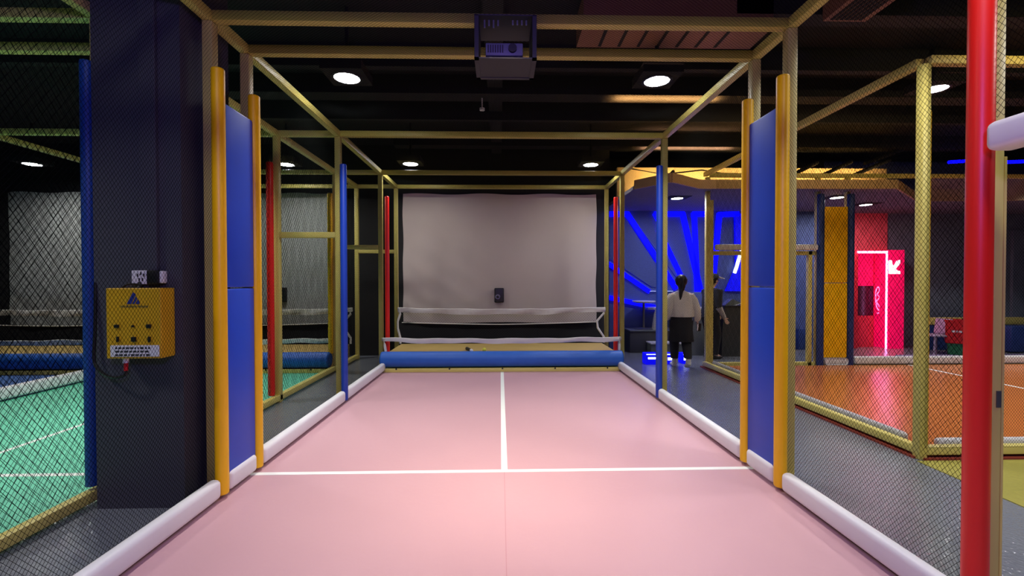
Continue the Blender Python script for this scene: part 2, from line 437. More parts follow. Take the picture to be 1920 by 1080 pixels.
# white floor cushions
def cush(lo, hi, label, group=None):
    b = B(); box(b, lo, hi, 0.034, 5)
    return tag(obj('floor_cushion', b, 'white', None, True), label, 'floor cushion', group)
segs = [(-0.8, 3.15, 'nearest', 'in front of'), (3.252, 3.61, 'short', 'under'), (3.715, 5.65, 'middle', 'past'), (5.75, 7.60, 'far', '')]
for s, n in ((-1, 'left'), (1, 'right')):
    for k, (y0, y1, w_, rel) in enumerate(segs):
        if s > 0 and k == 0: y0 = 1.89
        xs = sorted((s*1.925, s*2.005))
        lab = {0: 'longest nearest white floor cushion along %s side of the pink court',
               1: 'short white floor cushion under the blue panels on the %s',
               2: 'white floor cushion from blue panels to blue tube pad on the %s',
               3: 'white floor cushion from blue tube pad to the blue bolster on the %s'}[k] % n
        cush((xs[0], y0, 0.03), (xs[1], y1, 0.165), lab, 'white cushions edging the pink court')
cush((-6.30, 0.5, 0.03), (-6.22, 7.5, 0.19), 'white floor cushion along the far side of the green court')
cush((6.1, OY1-0.13, 0.05), (10.7, OY1-0.045, 0.19), 'white floor cushion edging the back of the orange court')
cush((5.56, OY1-0.13, 0.05), (5.97, OY1-0.105, 0.165), 'short white floor cushion below the yellow panel')
cush((OX+0.045, OY0+0.2, 0.055), (OX+0.10, OY1-0.2, 0.15), 'white floor cushion along the left side of the orange court')
cush((OX+0.2, OY0+0.04, 0.055), (10.7, OY0+0.10, 0.15), 'white floor cushion along the front of the orange court')
# door lintels
def lintel(lo, hi, label):
    b = B(); box(b, lo, hi, 0.028, 4); return tag(obj('door_lintel_cushion', b, 'white', None, True), label, 'cushion')
lintel((1.875, 0.3, 2.008), (1.985, 1.775, 2.122), 'white padded lintel beside the red pad over the right doorway')
lintel((3.66, OY1-0.13, 2.03), (5.44, OY1-0.04, 2.13), 'white padded lintel over the far doorway of the orange court')

# ------------------------------------------------------------------ back end of a court (bolster, platform, nets, screen)
def bump_sheet(bm, x0, x1, z0, z1, y, amp, nx=110, nz=60, thick=0.02, seed=0, sag=0.03):
    rnd = random.Random(seed)
    ph = [(rnd.uniform(0, 6), rnd.uniform(0, 6), rnd.uniform(1, 3), rnd.uniform(1, 3), rnd.uniform(-1, 1)) for _ in range(6)]
    def dep(u, v):
        d = 0
        for (a, c, fu, fv, w) in ph: d += w*math.sin(fu*3*u+fv*4*v+a)*math.cos(fv*2*u-fu*2*v+c)
        # creases fanning up from the lower corners
        d = max(-1.6, min(1.6, d)); d += 0.7*math.exp(-3.2*(u**2+(v-.1)**2)**.5)*math.sin(48*(u-0.0)*0.7+34*v) + 0.7*math.exp(-3.6*((1-u)**2+(v-.4)**2)**.5)*math.sin(40*((1-u))+26*v) + 0.25*math.sin(60*u+8*v)*v**3 + 0.2*math.sin(36*u-9*v)
        return max(-0.04, min(0.03, d*amp))
    def pos(i, j, off):
        u = i/nx; v = j/nz
        zz = z0+(z1-z0)*v
        zz += sag*(1-v)*(-(4*u*(1-u))+0.3) + 0.012*math.sin(u*19)*(v**6) - 0.014*math.sin(u*PI*3)*(1-v)**8
        xx = x0+(x1-x0)*u
        xx += 0.006*math.sin(v*17)*(1 if u > .5 else -1)*abs(2*u-1)**8
        return Vector((xx, y+dep(u, v)+off, zz))
    f = [[bm.verts.new(pos(i, j, 0)) for j in range(nz+1)] for i in range(nx+1)]
    k = [[bm.verts.new(pos(i, j, thick)) for j in range(nz+1)] for i in range(nx+1)]
    for i in range(nx):
        for j in range(nz):
            bm.faces.new((f[i][j], f[i+1][j], f[i+1][j+1], f[i][j+1]))
            bm.faces.new((k[i][j], k[i][j+1], k[i+1][j+1], k[i+1][j]))
    for i in range(nx):
        bm.faces.new((f[i][0], k[i][0], k[i+1][0], f[i+1][0])); bm.faces.new((f[i][nz], f[i+1][nz], k[i+1][nz], k[i][nz]))
    for j in range(nz):
        bm.faces.new((f[0][j], f[0][j+1], k[0][j+1], k[0][j])); bm.faces.new((f[nx][j], k[nx][j], k[nx][j+1], f[nx][j+1]))

def tape(bm, x0, x1, y, zt, h, sag, amp=0.006, n=48, th=0.022, seed=0, skew=0):
    rnd = random.Random(seed); p = [rnd.uniform(0, 6) for _ in range(4)]
    rs = []
    for i in range(n+1):
        u = i/n; x = x0+(x1-x0)*u
        s = -sag*4*u*(1-u)+skew*u
        w = amp*(math.sin(u*23+p[0])+math.sin(u*41+p[1]))
        hh = h*(1+0.12*math.sin(u*17+p[2])) + 0.25*h*4*u*(1-u)
        yy = y+w*1.3
        zt_ = zt+s+w*0.4
        rs.append([Vector((x, yy-th/2, zt_-0.006)), Vector((x, yy, zt_)), Vector((x, yy+th/2, zt_-0.006)), Vector((x, yy+th/2, zt_-hh)), Vector((x, yy+0.012*math.sin(u*31+p[3]), zt_-hh-0.005)), Vector((x, yy-th/2+0.01*math.sin(u*29+p[3]), zt_-hh*0.6))])
    loft(bm, rs)

def court_end(xa, xb, lab, seed, scr, scrmat, sensor=None):
    G1 = 'blue bolsters at the court ends'
    b = B(); bolster(b, (xa+0.02, 7.66, 0.205), (xb-0.02, 7.66, 0.205), 0.13, 28, 0.04)
    tag(obj('bolster', b, 'bluetube', None, True), 'long blue bolster across the far end of the %s' % lab, 'bolster', G1)
    t = thing('front_bar', 'low yellow bar under the blue bolster of the %s' % lab, 'bar', ((xa+xb)/2, 7.57, 0), 'low yellow bars')
    bx('bar', (xa+0.08, 7.56, 0), (xb-0.08, 7.62, 0.068), 'tube', t, 0.006)
    for q in range(5):
        x = xa+0.3+(xb-xa-0.6)*q/4
        bx('bolt', (x-0.012, 7.552, 0.05), (x+0.012, 7.56, 0.075), 'dark', t, 0.003)
    b = B(); box(b, (xa+0.10, 7.8, 0.0), (xb-0.10, 8.88, 0.30), 0.01)
    tag(obj('platform', b, 'plywood'), 'low tan board platform behind the blue bolster of the %s' % lab, 'platform', 'tan platforms')
    # front tape with its short end straps
    t = thing('net_band', 'sagging white tape band just above the blue bolster of the %s' % lab, 'net', ((xa+xb)/2, 7.74, 0.3), 'white tape bands')
    b = B(); tape(b, xa+0.02, xb-0.02, 7.74, 0.558, 0.065, 0.02, 0.008, seed=seed, skew=0.0); obj('tape', b, 'tape', t, True)
    for x, dx in ((xa+0.05, 0.04), (xb-0.05, -0.01)):
        b = B(); tube(b, [(x, 7.74, 0.54), (x+dx*0.5, 7.735, 0.44), (x+dx, 7.73, 0.33)], 0.022); obj('end_strap', b, 'tape', t, True)
    # rear net
    t = thing('barrier_net', 'low white-taped net in front of the screen of the %s' % lab, 'net', ((xa+xb)/2, 8.86, 0.3), 'white-taped low nets')
    b = B(); tape(b, xa+0.04, xb-0.04, 8.86, 1.0, 0.085, 0.03, 0.006, seed=seed+3); obj('top_tape', b, 'tape', t, True)
    b = B(); tube(b, [(xa+0.12+(xb-xa-0.3)*k/16, 8.86, 0.70-0.03*math.sin(PI*k/16)+0.012*abs(k/8-1)) for k in range(17)], 0.009); obj('lower_cord', b, 'tape', t, True)
    b = B(); net(b, (xa+0.1, 8.868, 0.31), (1, 0, 0), (0, 0, 1), xb-xa-0.2, 0.62, 0.05, 0.05, 0.0012); obj('mesh', b, 'net', t)
    for x, dx in ((xa+0.07, -0.03), (xb-0.09, -0.11)):
        b = B(); tube(b, [(x, 8.86, 0.98), (x+0.02, 8.855, 0.88), (x+dx, 8.855, 0.73), (x+dx*0.9, 8.85, 0.6), (x+0.02, 8.85, 0.42), (x+0.02, 8.85, 0.31)], 0.021); obj('side_strap', b, 'tape', t, True)
    b = B(); bump_sheet(b, scr[0], scr[1], scr[2], scr[3], 9.3, 0.013, seed=seed+9)
    s_ = tag(obj('projection_screen', b, scrmat, None, True), 'large wrinkled pale fabric screen at the end of the %s' % lab, 'screen', 'fabric screens')
    if sensor:
        sx, sz = sensor
        t = thing('sensor_box', 'small black rounded box with a lens on the screen of the %s' % lab, 'sensor', (sx, 9.25, sz-0.15), 'black sensor boxes')
        b = B(); box(b, (sx-0.096, 9.225, sz-0.147), (sx+0.096, 9.30, sz+0.147), 0.02, 4); obj('housing', b, 'dark', t, True)
        b = B(); cyl(b, (sx-0.03, 9.225, sz-0.03), (sx-0.03, 9.205, sz-0.03), 0.055, 24, 0.045); obj('lens_ring', b, 'steel', t, True)
        b = B(); sphere(b, (sx-0.03, 9.205, sz-0.03), 0.03, (1, .4, 1)); obj('lens', b, 'dark', t, True)
court_end(-2.045, 2.045, 'pink court', 1, (-1.99, 1.92, 0.68, 3.262), 'canvas', (-0.056, 1.22))
court_end(-6.33, -2.83, 'green court', 21, (-6.2, -3.40, 0.66, 3.27), 'greycanvas', (-4.39, 1.24))
court_end(-10.3, -6.4, 'blue court', 41, (-9.71, -6.6, 0.66, 3.27), 'greycanvas')

# stick and ball on the platform
t = thing('baton', 'short black stick with a pale tip lying on the tan platform', 'stick', at(884, 657, 7.86))
p = Vector((at(874, 650, 7.86).x, 8.05, 0.325)); q = Vector((at(881, 655, 7.86).x+0.02, 7.83, 0.325))
b = B(); cyl(b, p, q, 0.03, 14, 0.024); obj('shaft', b, 'dark', t, True)
b = B(); d = (q-p).normalized(); bolster(b, q, q+d*0.05, 0.027, 14); obj('tip', b, 'whiteplastic', t, True, label='pale tip')
b = B(); c = at(908, 656, 7.84); sphere(b, (c.x, 7.84, 0.334), 0.034); tag(obj('ball', b, 'ball', None, True), 'small yellow ball on the tan platform beside the black stick', 'ball')

# ------------------------------------------------------------------ projector in its ceiling cage
t = thing('projector_cage', 'dark open metal cage hanging from the frame between the first two beams', 'cage', (0.003, 3.1, 2.977))
x0, x1, y0, y1, z0, z1 = -0.202, 0.209, 3.04, 3.36, 2.975, 3.255
for s, xx in ((-1, x0), (1, x1)):
    b = B(); box(b, (min(xx, xx-s*0.03), y0, z0), (max(xx, xx-s*0.03), y1, z1), 0.003); obj('side_plate', b, 'cagepaint', t)
b = B(); box(b, (x0, y0, z1-0.008), (x1, y1, z1)); obj('top_plate', b, 'cagepaint', t)
b = B()
box(b, (x0, y0, z0-0.008), (x1, y0+0.03, z0)); box(b, (x0, y1-0.03, z0-0.008), (x1, y1, z0)); box(b, (x0, y0, z0-0.008), (x0+0.03, y1, z0)); box(b, (x1-0.03, y0, z0-0.008), (x1, y1, z0))
box(b, (x0+0.03, y0+0.03, z0-0.004), (x1-0.03, y1-0.03, z0)); obj('bottom_frame', b, 'cagepaint', t)
for k in range(4):
    xx = x0+0.06+0.03*k
    bx('hanger_hook', (xx, y0+0.05, z1-0.06+0.012*(k % 2)), (xx+0.012, y0+0.062, z1-0.008), 'steel', t, 0.002)
for k in range(4):
    xx = x1-0.06-0.03*k
    bx('hanger_hook', (xx-0.012, y0+0.05, z1-0.04), (xx, y0+0.062, z1-0.008), 'steel', t, 0.002)
t = thing('projector', 'small pale projector sitting inside the dark hanging cage', 'projector', (0.0, 3.2, z0))
b = B(); box(b, (-0.13, 3.08, z0+0.03), (0.12, 3.30, z0+0.115), 0.008, 2); obj('housing', b, 'projector', t, True)
b = B(); cyl(b, (0.05, 3.08, z0+0.075), (0.05, 3.06, z0+0.075), 0.028, 20); obj('lens', b, 'dark', t, True)
b = B()
for k in range(7): box(b, (-0.115+0.016*k, 3.074, z0+0.05), (-0.108+0.016*k, 3.081, z0+0.098))
obj('vent_grille', b, 'dark', t)
for xx in (-0.10, 0.09):
    b = B(); cyl(b, (xx, 3.11, z0), (xx, 3.11, z0+0.03), 0.014, 12); obj('foot', b, 'steel', t, True)

# ------------------------------------------------------------------ pillar fittings
b = B(); box(b, (-2.378, 3.05, 1.575), (-2.272, 3.08, 4.2), 0.004); tag(obj('cable_trunking', b, 'pillar'), 'dark flat cable trunking running up the pillar above the socket', 'trunking')
cb = thing('control_box', 'yellow metal control box with blue logo and black switches on pillar', 'control box', (-2.35, 3.08, 1.016))
X0, X1, Y0, Z0, Z1 = -2.517, -2.178, 2.95, 1.016, 1.462
b = B(); box(b, (X0, Y0, Z0), (X1, 3.078, Z1), 0.006, 2); obj('housing', b, 'box', cb)
yf = Y0-0.0035
def cpx(x, y): return at(x, y, Y0)
lb = B()
prism(lb, [cpx(238, 570), cpx(246, 570), cpx(255, 552), cpx(250, 548)], (0, -0.003, 0))
prism(lb, [cpx(248.5, 570), cpx(252, 570), cpx(258, 560), cpx(255, 556)], (0, -0.003, 0))
prism(lb, [cpx(255, 570), cpx(262, 570), cpx(260, 562), cpx(258.5, 562)], (0, -0.003, 0))
lg = obj('logo', lb, 'logo', cb, label='blue slanted-bar triangle logo')
lb = B()
xx = 227.0
for w_, g_ in ((4, 1.4), (3, 1.2), (4.5, 1.4), (3, 1.2), (4, 1.4), (4, 3), (4.5, 1.3), (3, 1.3), (4, 1.2), (3.5, 1)):
    prism(lb, [cpx(xx, 576.5), cpx(xx+w_, 576.5), cpx(xx+w_, 573), cpx(xx, 573)], (0, -0.002, 0)); xx += w_+g_
obj('lettering', lb, 'grey_ink', cb, label='small worn lettering under the logo')
for (x, y, w_, h_) in ((220, 611.5, 8, 6), (250.5, 611.5, 4, 4), (280, 611.5, 8, 7), (222, 636, 3.5, 10), (252, 636, 8, 9), (281, 636, 4, 10)):
    a = cpx(x-w_/2, y+h_/2); c = cpx(x+w_/2, y-h_/2)
    bx('switch', (a.x, Y0-0.012, a.z), (c.x, Y0, c.z), 'dark', cb, 0.002)
a = cpx(208, 669); c = cpx(299, 647)
lp = bx('label_plate', (a.x, Y0-0.004, a.z), (c.x, Y0, c.z), 'whiteplastic', cb, 0.001, label='white plate with dark printing')
b = B(); rr = random.Random(3)
for row in range(3):
    x = a.x+0.03
    while x < c.x-0.06:
        w_ = rr.uniform(0.008, 0.025); z = c.z-0.018-0.022*row
        box(b, (x, Y0-0.0048, z-0.006), (x+w_, Y0-0.0036, z+0.006)); x += w_+0.008
obj('printing', b, 'cagepaint', lp)
g = at(236, 674, 3.0)
b = B(); cyl(b, (g.x, 3.0, Z0), (g.x, 3.0, Z0-0.035), 0.017, 16); obj('cable_gland', b, 'whiteplastic', cb, True, label='white cable gland')
b = B(); cyl(b, (g.x, 3.0, Z0-0.035), (g.x, 3.0, Z0-0.085), 0.012, 12); obj('plug_sleeve', b, 'redplastic', cb, True, label='red plug sleeve')
g2 = Vector((g.x, 3.0, Z0-0.085))
b = B(); a1 = at(216, 708, 3.0); a2 = at(196, 702, 3.02); a3 = at(181, 688, 3.04); a4 = at(176, 668, 3.05); a5 = at(178, 620, 3.06); a6 = at(179, 530, 3.08)
def smooth_pts(ps, n=6):
    out = []
    ps = [ps[0]]+ps+[ps[-1]]
    for i in range(1, len(ps)-2):
        for k in range(n):
            t_ = k/n; p0, p1, p2, p3 = ps[i-1], ps[i], ps[i+1], ps[i+2]
            out.append(0.5*((2*p1)+(-p0+p2)*t_+(2*p0-5*p1+4*p2-p3)*t_*t_+(-p0+3*p1-3*p2+p3)*t_**3))
    out.append(ps[-2]); return out
tube(b, smooth_pts([g2, g2+Vector((-0.01, 0, -0.03)), a1, a2, a3, a4, a5, a6]), 0.009)
tag(obj('power_cable', b, 'dark', None, True), 'black cable looping from under the yellow control box', 'cable')
b = B(); tube(b, smooth_pts([at(181, 700, 3.14), at(182, 760, 3.16), at(180, 840, 3.18), at(181, 905, 3.2)]), 0.008)
tag(obj('cable', b, 'dark', None, True), 'black cable running down along the pillar edge to the floor', 'cable')
# socket and plugs
so = thing('wall_socket', 'white wall socket on the pillar above the yellow control box', 'socket', at(264, 520, 3.06))
a = at(250, 533, 3.06); c = at(278, 507, 3.06)
bx('face_plate', (a.x, 3.045, a.z), (c.x, 3.079, c.z), 'whiteplastic', so, 0.004)
b = B()
for (x, y) in ((258, 516), (264, 513), (270, 516), (261, 524), (267, 524)):
    p = at(x, y, 3.045); box(b, (p.x-0.004, 3.0435, p.z-0.01), (p.x+0.004, 3.046, p.z+0.01))
obj('socket_slots', b, 'dark', so)
pl = thing('plug_adapter', 'black plug adapter with pale side next to the white socket', 'plug', at(292, 520, 3.06))
a = at(281, 533, 3.05); c = at(302, 507, 3.05)
bx('body', (a.x, 3.02, a.z), (c.x, 3.079, c.z), 'dark', pl, 0.006)
a = at(302.5, 531, 3.05); c = at(309, 508, 3.05)
bx('side_cap', (a.x, 3.03, a.z), (c.x, 3.075, c.z), 'whiteplastic', pl, 0.006, label='pale side cap')
b = B(); p = at(264, 537, 3.04); tube(b, smooth_pts([at(262, 530, 3.045), at(262, 537, 3.02), at(258, 541, 3.01)]), 0.010); tube(b, smooth_pts([at(262, 533, 3.045), at(240, 533, 3.03), at(228, 541, 3.03)]), 0.006)
tag(obj('plug_lead', b, 'dark', None, True), 'short black leads dropping from the white socket into the control box', 'cable')

# ------------------------------------------------------------------ downlights
def downlight(x, y, z, label, power, r=0.125, group='ceiling downlights', top=RZ, col=(1, 0.97, 0.93), spread=None):
    t = thing('downlight', label, 'ceiling light', (x, y, z), group)
    b = B()
    box(b, (x-0.2, y-0.2, z+0.012), (x+0.2, y+0.2, z+0.10)); obj('housing', b, 'black', t)
    b = B()
    rs = [ring((x, y, z+0.012), (0, 0, 1), r+0.03, n=32), ring((x, y, z), (0, 0, 1), r+0.025, n=32), ring((x, y, z), (0, 0, 1), r, n=32), ring((x, y, z+0.012), (0, 0, 1), r, n=32)]
    loft(b, rs, cap=False); obj('rim', b, 'cagepaint', t, True)
    b = B(); cyl(b, (x, y, z+0.003), (x, y, z+0.011), r, 32); obj('diffuser', b, 'lamp', t)
    if top-z > 0.15:
        b = B(); cyl(b, (x, y, z+0.10), (x, y, top), 0.02, 12); obj('stem', b, 'black', t, True)
    light(x, y, z-0.012, power, r, col, spread)
def light(x, y, z, power, r, col=(1, 1, 1), spread=None):
    l = bpy.data.lights.new('lamp_light', 'AREA'); l.shape = 'DISK'; l.size = 2*r; l.energy = power; l.color = col; l.spread = math.radians(spread or SPREAD)
    o = bpy.data.objects.new('lamp_light', l); COL.objects.link(o); o.location = (x, y, z)
    return o
PW = 42
SPREAD = 118
downlight(-1.57, 4.68, 3.54, 'left of the two larger round downlights over the pink court', PW)
downlight(1.57, 4.68, 3.54, 'right of the two larger round downlights over the pink court', PW)
downlight(-1.59, 8.05, 3.54, 'left of the two small far downlights above the white screen', PW*0.34, spread=158)
downlight(1.56, 8.05, 3.54, 'right of the two small far downlights above the white screen', PW*0.34, spread=158)
downlight(5.08, 5.30, 3.75, 'round downlight above the orange court at upper right', PW)
downlight(-3.76, 8.13, 3.54, 'round downlight over the green court screen, seen through left netting', PW*0.7, spread=158)
downlight(-8.15, 8.2, 3.54, 'round downlight at the far left above the grey screen', PW*0.7, spread=158)
downlight(3.25, 8.45, 3.03, 'recessed downlight in the soffit above the woman', 30, 0.105, 'soffit downlights', 3.1, spread=178)
downlight(6.18, 8.33, 3.03, 'recessed soffit downlight above the yellow panel', 30, 0.105, 'soffit downlights', 3.1, spread=178)
downlight(7.35, 9.1, 3.03, 'recessed soffit downlight above the coral panel', 30, 0.105, 'soffit downlights', 3.1, spread=178)
# unseen lamps continuing the rows; the last is added to brighten the slate wall
for (x, y, k) in ((-1.57, 1.25, .62), (1.57, 1.25, .62), (5.0, 1.3, 1.7), (-4.5, 1.5, 1), (-4.4, 5.2, 1.1), (3.0, 3.2, .5), (-1.75, -2, .6), (1.75, -2, .6), (9.0, 5.3, 1), (10.5, 7.6, 1)):
    light(x, y, 3.75, PW*k, 0.125, (1, 0.97, 0.93), 165 if x == 5.0 else (158 if y == 1.25 else None))
# unseen centre lamp, added for the warm pool on the court floor
cl = light(0.0, 2.5, 3.5, 19, 0.09, (1, 0.84, 0.60), 66)
cl.rotation_euler = (math.radians(12.5), 0, 0)

def area(loc, to, power, sx, sy, col, spread=180):
    l = bpy.data.lights.new('area_light', 'AREA'); l.shape = 'RECTANGLE'; l.size = sx; l.size_y = sy; l.energy = power; l.color = col; l.spread = math.radians(spread)
    o = bpy.data.objects.new('area_light', l); COL.objects.link(o); o.location = loc
    o.rotation_euler = (Vector(to)-Vector(loc)).to_track_quat('-Z', 'Y').to_euler(); return o
# violet wash of an unseen source behind the camera
area((0.0, -0.9, 2.9), (0, 3.2, 2.8), 70, 0.5, 0.3, (0.34, 0.20, 1.0))

# warm LED strip on the soffit ledge
b = B(); box(b, (2.6, 8.1, 3.12), (7.2, 8.14, 3.14)); tag(obj('light_strip', b, 'led_warm'), 'warm LED strip along the ledge above the ochre fascia', 'light strip')
area((4.9, 8.12, 3.16), (4.9, 8.95, 3.5), 80, 4.6, 0.1, (1, 0.66, 0.26), 80)
area((2.25, 6.285, 3.88), (2.25, 6.286, 4.0), 30, 1.4, 0.06, (1, 0.5, 0.16), 130)  # unseen warm strip added to light the beam underside
area((3.5, 8.665, 3.90), (3.5, 8.666, 4.02), 26, 1.7, 0.06, (1, 0.5, 0.25), 130)  # another added warm wash, under the rear beam
area((1.7, 4.5, 3.62), (1.7, 4.52, 3.9), 0.5, 1.2, 0.1, (1, 0.6, 0.42))  # added faint warm uplight for the duct, no fitting modelled
# unseen warm lamp added to brighten the front rail of the orange court
area((5.6, 2.7, 3.55), (5.6, 3.76, 3.37), 7, 3.6, 0.08, (1, 0.74, 0.30), 70)
# fascia wash
area((4.3, 6.6, 3.75), (4.3, 7.55, 3.15), 9, 3.5, 0.1, (1, 0.66, 0.28))

# braces under the beams, dark against the lit cove
for (p, q, Y) in [((1497, 322), (1532, 305), 8.35), ((1546, 327), (1596, 303), 8.4), ((1604, 327), (1668, 300), 8.45), ((1622, 306), (1694, 280), 8.5), ((1248, 342), (1262, 322), 8.3)]:
    b = B(); cyl(b, at(p[0], p[1], Y-0.15), at(q[0], q[1], Y+0.25), 0.035, 10); struct('beam_brace', b, 'black')
b = B(); tube(b, [(2.3, 8.3, 3.55), (2.9, 8.2, 3.42), (3.6, 8.2, 3.5), (4.2, 8.25, 3.42), (5.4, 8.2, 3.44)], 0.012)
tag(obj('hanging_cable', b, 'black', None, True), 'black cable sagging in front of the lit ochre cove', 'cable')

# smoke detector under the ceiling
b = B(); c = at(904, 207, 6.3); cyl(b, (c.x, 6.3, c.z), (c.x, 6.3, c.z+0.03), 0.035, 16); cyl(b, (c.x, 6.3, c.z+0.03), (c.x, 6.3, 4.0), 0.008, 8)
tag(obj('smoke_detector', b, 'whiteplastic', None, True), 'tiny pale detector hanging under the dark ceiling beam', 'detector')

# ------------------------------------------------------------------ blue LED wall
YW = 10.04
def led(pts, label, m='led_blue', w=0.055, Y=YW):
    b = B()
    P = [at(x, y, Y) for x, y in pts]
    for p, q in zip(P, P[1:]):
        d = (q-p); d.y = 0; d.normalize(); n = Vector((-d.z, 0, d.x))*w
        p_ = p-d*w*0.5; q_ = q+d*w*0.5
        prism(b, [p_-n, q_-n, q_+n, p_+n], (0, 0.06, 0))
    return tag(obj('led_strip', b, m), label, 'LED strip', 'blue LED strips on the lounge wall')
led([(1128, 401), (1177, 401), (1233, 486), (1268, 540)], 'bent blue LED strip running from behind the red pad to the woman')
led([(1247, 433), (1230, 401), (1281, 401), (1315, 547)], 'inverted U of blue LED strip above the woman')
led([(1236, 432), (1250, 460), (1280, 522)], 'short slanted blue LED strip inside the inverted U', w=0.05)
led([(1330, 401), (1302, 401), (1309, 548)], 'blue LED strip dropping straight beside the lounge post')
led([(1336, 545), (1350, 402), (1384, 401)], 'blue LED strip bent at top, right of the lounge post')
led([(1138, 492), (1217, 546)], 'slanted blue LED strip halfway up behind the red pad', w=0.045)
led([(1217, 546), (1262, 546)], 'thin pale blue line level with the seat back', 'led_faint', 0.006)
led([(1138, 557), (1228, 576)], 'lowest blue LED strip behind the white table', w=0.05)
# turned corner of the wall, blue LED glow painted in as emission
b = B(); prism(b, [at(1378, 400, YW), at(1420, 400, YW), at(1420, 546, YW), at(1361, 546, YW), at(1380, 500, YW)], (0, 0.06, 0))
tag(obj('glow_wall', b, 'blueglow'), 'broad panel with painted-in blue glow at right end of the lounge wall', 'wall panel')
led([(1393, 465), (1379, 511)], 'short white LED line on the glowing blue panel', 'led_white', 0.025, YW-0.06)
# raised wall facets between the strips
for k, pts in enumerate([[(1186, 408), (1224, 408), (1224, 425), (1260, 500), (1268, 520)], [(1286, 408), (1297, 408), (1305, 540), (1316, 540)], [(1138, 410), (1172, 410), (1226, 490), (1252, 538), (1222, 538), (1138, 482)]]):
    b = B(); prism(b, [at(x, y, YW+0.03) for x, y in pts], (0, 0.029, 0)); struct('wall_facet', b, 'bluewall')
area((3.3, 9.75, 2.2), (3.3, 10.1, 2.0), 0.1, 0.2, 0.2, (0.05, 0.05, 1))
area((3.4, 9.2, 2.9), (3.4, 9.9, 0), 12, 2.6, 0.3, (0.03, 0.05, 1.0))

area((3.1, 8.9, 2.6), (3.1, 8.0, 0), 9, 1.6, 0.3, (0.12, 0.16, 1.0))

# ------------------------------------------------------------------ lounge furniture
# two-level stepped seat
t = thing('stepped_seat', 'dark grey stepped bench with pale edges against the blue wall', 'bench', (2.8, 9.6, 0))
xa = at(1176, 660, 9.7).x
bx('upper_step', (xa, 9.5, 0), (3.75, 10.05, 0.45), 'charcoal', t, 0.01)
bx('seat_board', (xa-0.01, 9.48, 0.45), (3.78, 10.05, 0.475), 'greylam', t, 0.004)
bx('lower_step', (3.03, 9.22, 0), (3.75, 9.5, 0.22), 'greylam', t, 0.01)
bx('edge_trim', (3.01, 9.2, 0.22), (3.78, 9.5, 0.25), 'tabletop', t, 0.004, label='pale step board')
# round pedestal table
c = at(1207, 565, 9.72)
t = thing('pedestal_table', 'small white round pedestal table in front of the blue LED wall', 'table', (c.x, 9.72, 0.475))
b = B(); rs = [ring((c.x, 9.72, c.z-0.035), (0, 0, 1), 0.16, n=32), ring((c.x, 9.72, c.z-0.012), (0, 0, 1), 0.24, n=32), ring((c.x, 9.72, c.z+0.005), (0, 0, 1), 0.245, n=32), ring((c.x, 9.72, c.z+0.012), (0, 0, 1), 0.235, n=32)]
loft(b, rs); obj('tabletop', b, 'tabletop', t, True)
b = B(); cyl(b, (c.x, 9.72, 0.49), (c.x, 9.72, c.z-0.03), 0.025, 16); obj('pedestal', b, 'steel', t, True)
b = B(); loft(b, [ring((c.x, 9.72, 0.476), (0, 0, 1), 0.2, n=32), ring((c.x, 9.72, 0.49), (0, 0, 1), 0.2, n=32), ring((c.x, 9.72, 0.51), (0, 0, 1), 0.04, n=32)]); obj('foot', b, 'steel', t, True)
# pale fabric bag on the step
c = at(1226, 612, 9.62)
b = B(); loft(b, [ring((c.x+0.06, 9.62, 0.477), (0, 0, 1), 0.17, 0.1), ring((c.x+0.07, 9.62, 0.53), (0, 0, 1), 0.16, 0.1), ring((c.x+0.09, 9.63, 0.8), (0, 0, 1), 0.11, 0.08), ring((c.x+0.10, 9.64, 0.98), (0, 0, 1), 0.06, 0.04), ring((c.x+0.10, 9.64, 1.0), (0, 0, 1), 0.045, 0.03)])
tag(obj('bag', b, 'greysleeve', None, True), 'pale fabric bag slumped on the stepped bench under the table', 'bag')
# wall console behind the bag
b = B(); p = at(1212, 576, 9.9); box(b, (p.x, 9.8, p.z-0.05), (p.x+0.75, 10.06, p.z+0.0), 0.008); tag(obj('wall_shelf', b, 'tabletop', None), 'thin pale shelf on the blue wall behind the white table', 'shelf')
# emissive blue boxes on the lounge floor
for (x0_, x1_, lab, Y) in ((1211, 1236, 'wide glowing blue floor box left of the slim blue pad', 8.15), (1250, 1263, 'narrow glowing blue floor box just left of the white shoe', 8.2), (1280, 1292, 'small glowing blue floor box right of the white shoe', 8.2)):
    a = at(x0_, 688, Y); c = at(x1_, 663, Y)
    t = thing('floor_box', lab, 'light', ((a.x+c.x)/2, Y, 0), 'glowing blue floor boxes')
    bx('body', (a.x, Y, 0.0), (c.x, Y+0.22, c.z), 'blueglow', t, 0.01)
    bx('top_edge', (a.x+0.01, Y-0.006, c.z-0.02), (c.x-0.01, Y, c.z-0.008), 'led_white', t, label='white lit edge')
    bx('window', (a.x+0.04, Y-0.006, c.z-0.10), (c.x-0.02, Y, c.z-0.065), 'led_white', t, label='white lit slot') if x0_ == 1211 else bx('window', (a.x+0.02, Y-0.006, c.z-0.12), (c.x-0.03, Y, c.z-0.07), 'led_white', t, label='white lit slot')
# grey service counter behind the woman
t = thing('service_counter', 'grey counter with a bright worktop behind the woman', 'counter', (3.9, 9.2, 0))
a = at(1296, 668, 9.1); c = at(1345, 578, 9.1)
bx('body', (a.x, 9.12, 0), (c.x, 9.6, c.z-0.03), 'greylam', t, 0.01)
bx('worktop', (a.x-0.03, 9.08, c.z-0.03), (c.x+0.03, 9.63, c.z+0.01), 'tabletop', t, 0.006)
bx('upstand', (a.x, 9.5, c.z+0.01), (c.x, 9.58, c.z+0.32), 'bluewall', t, 0.006)
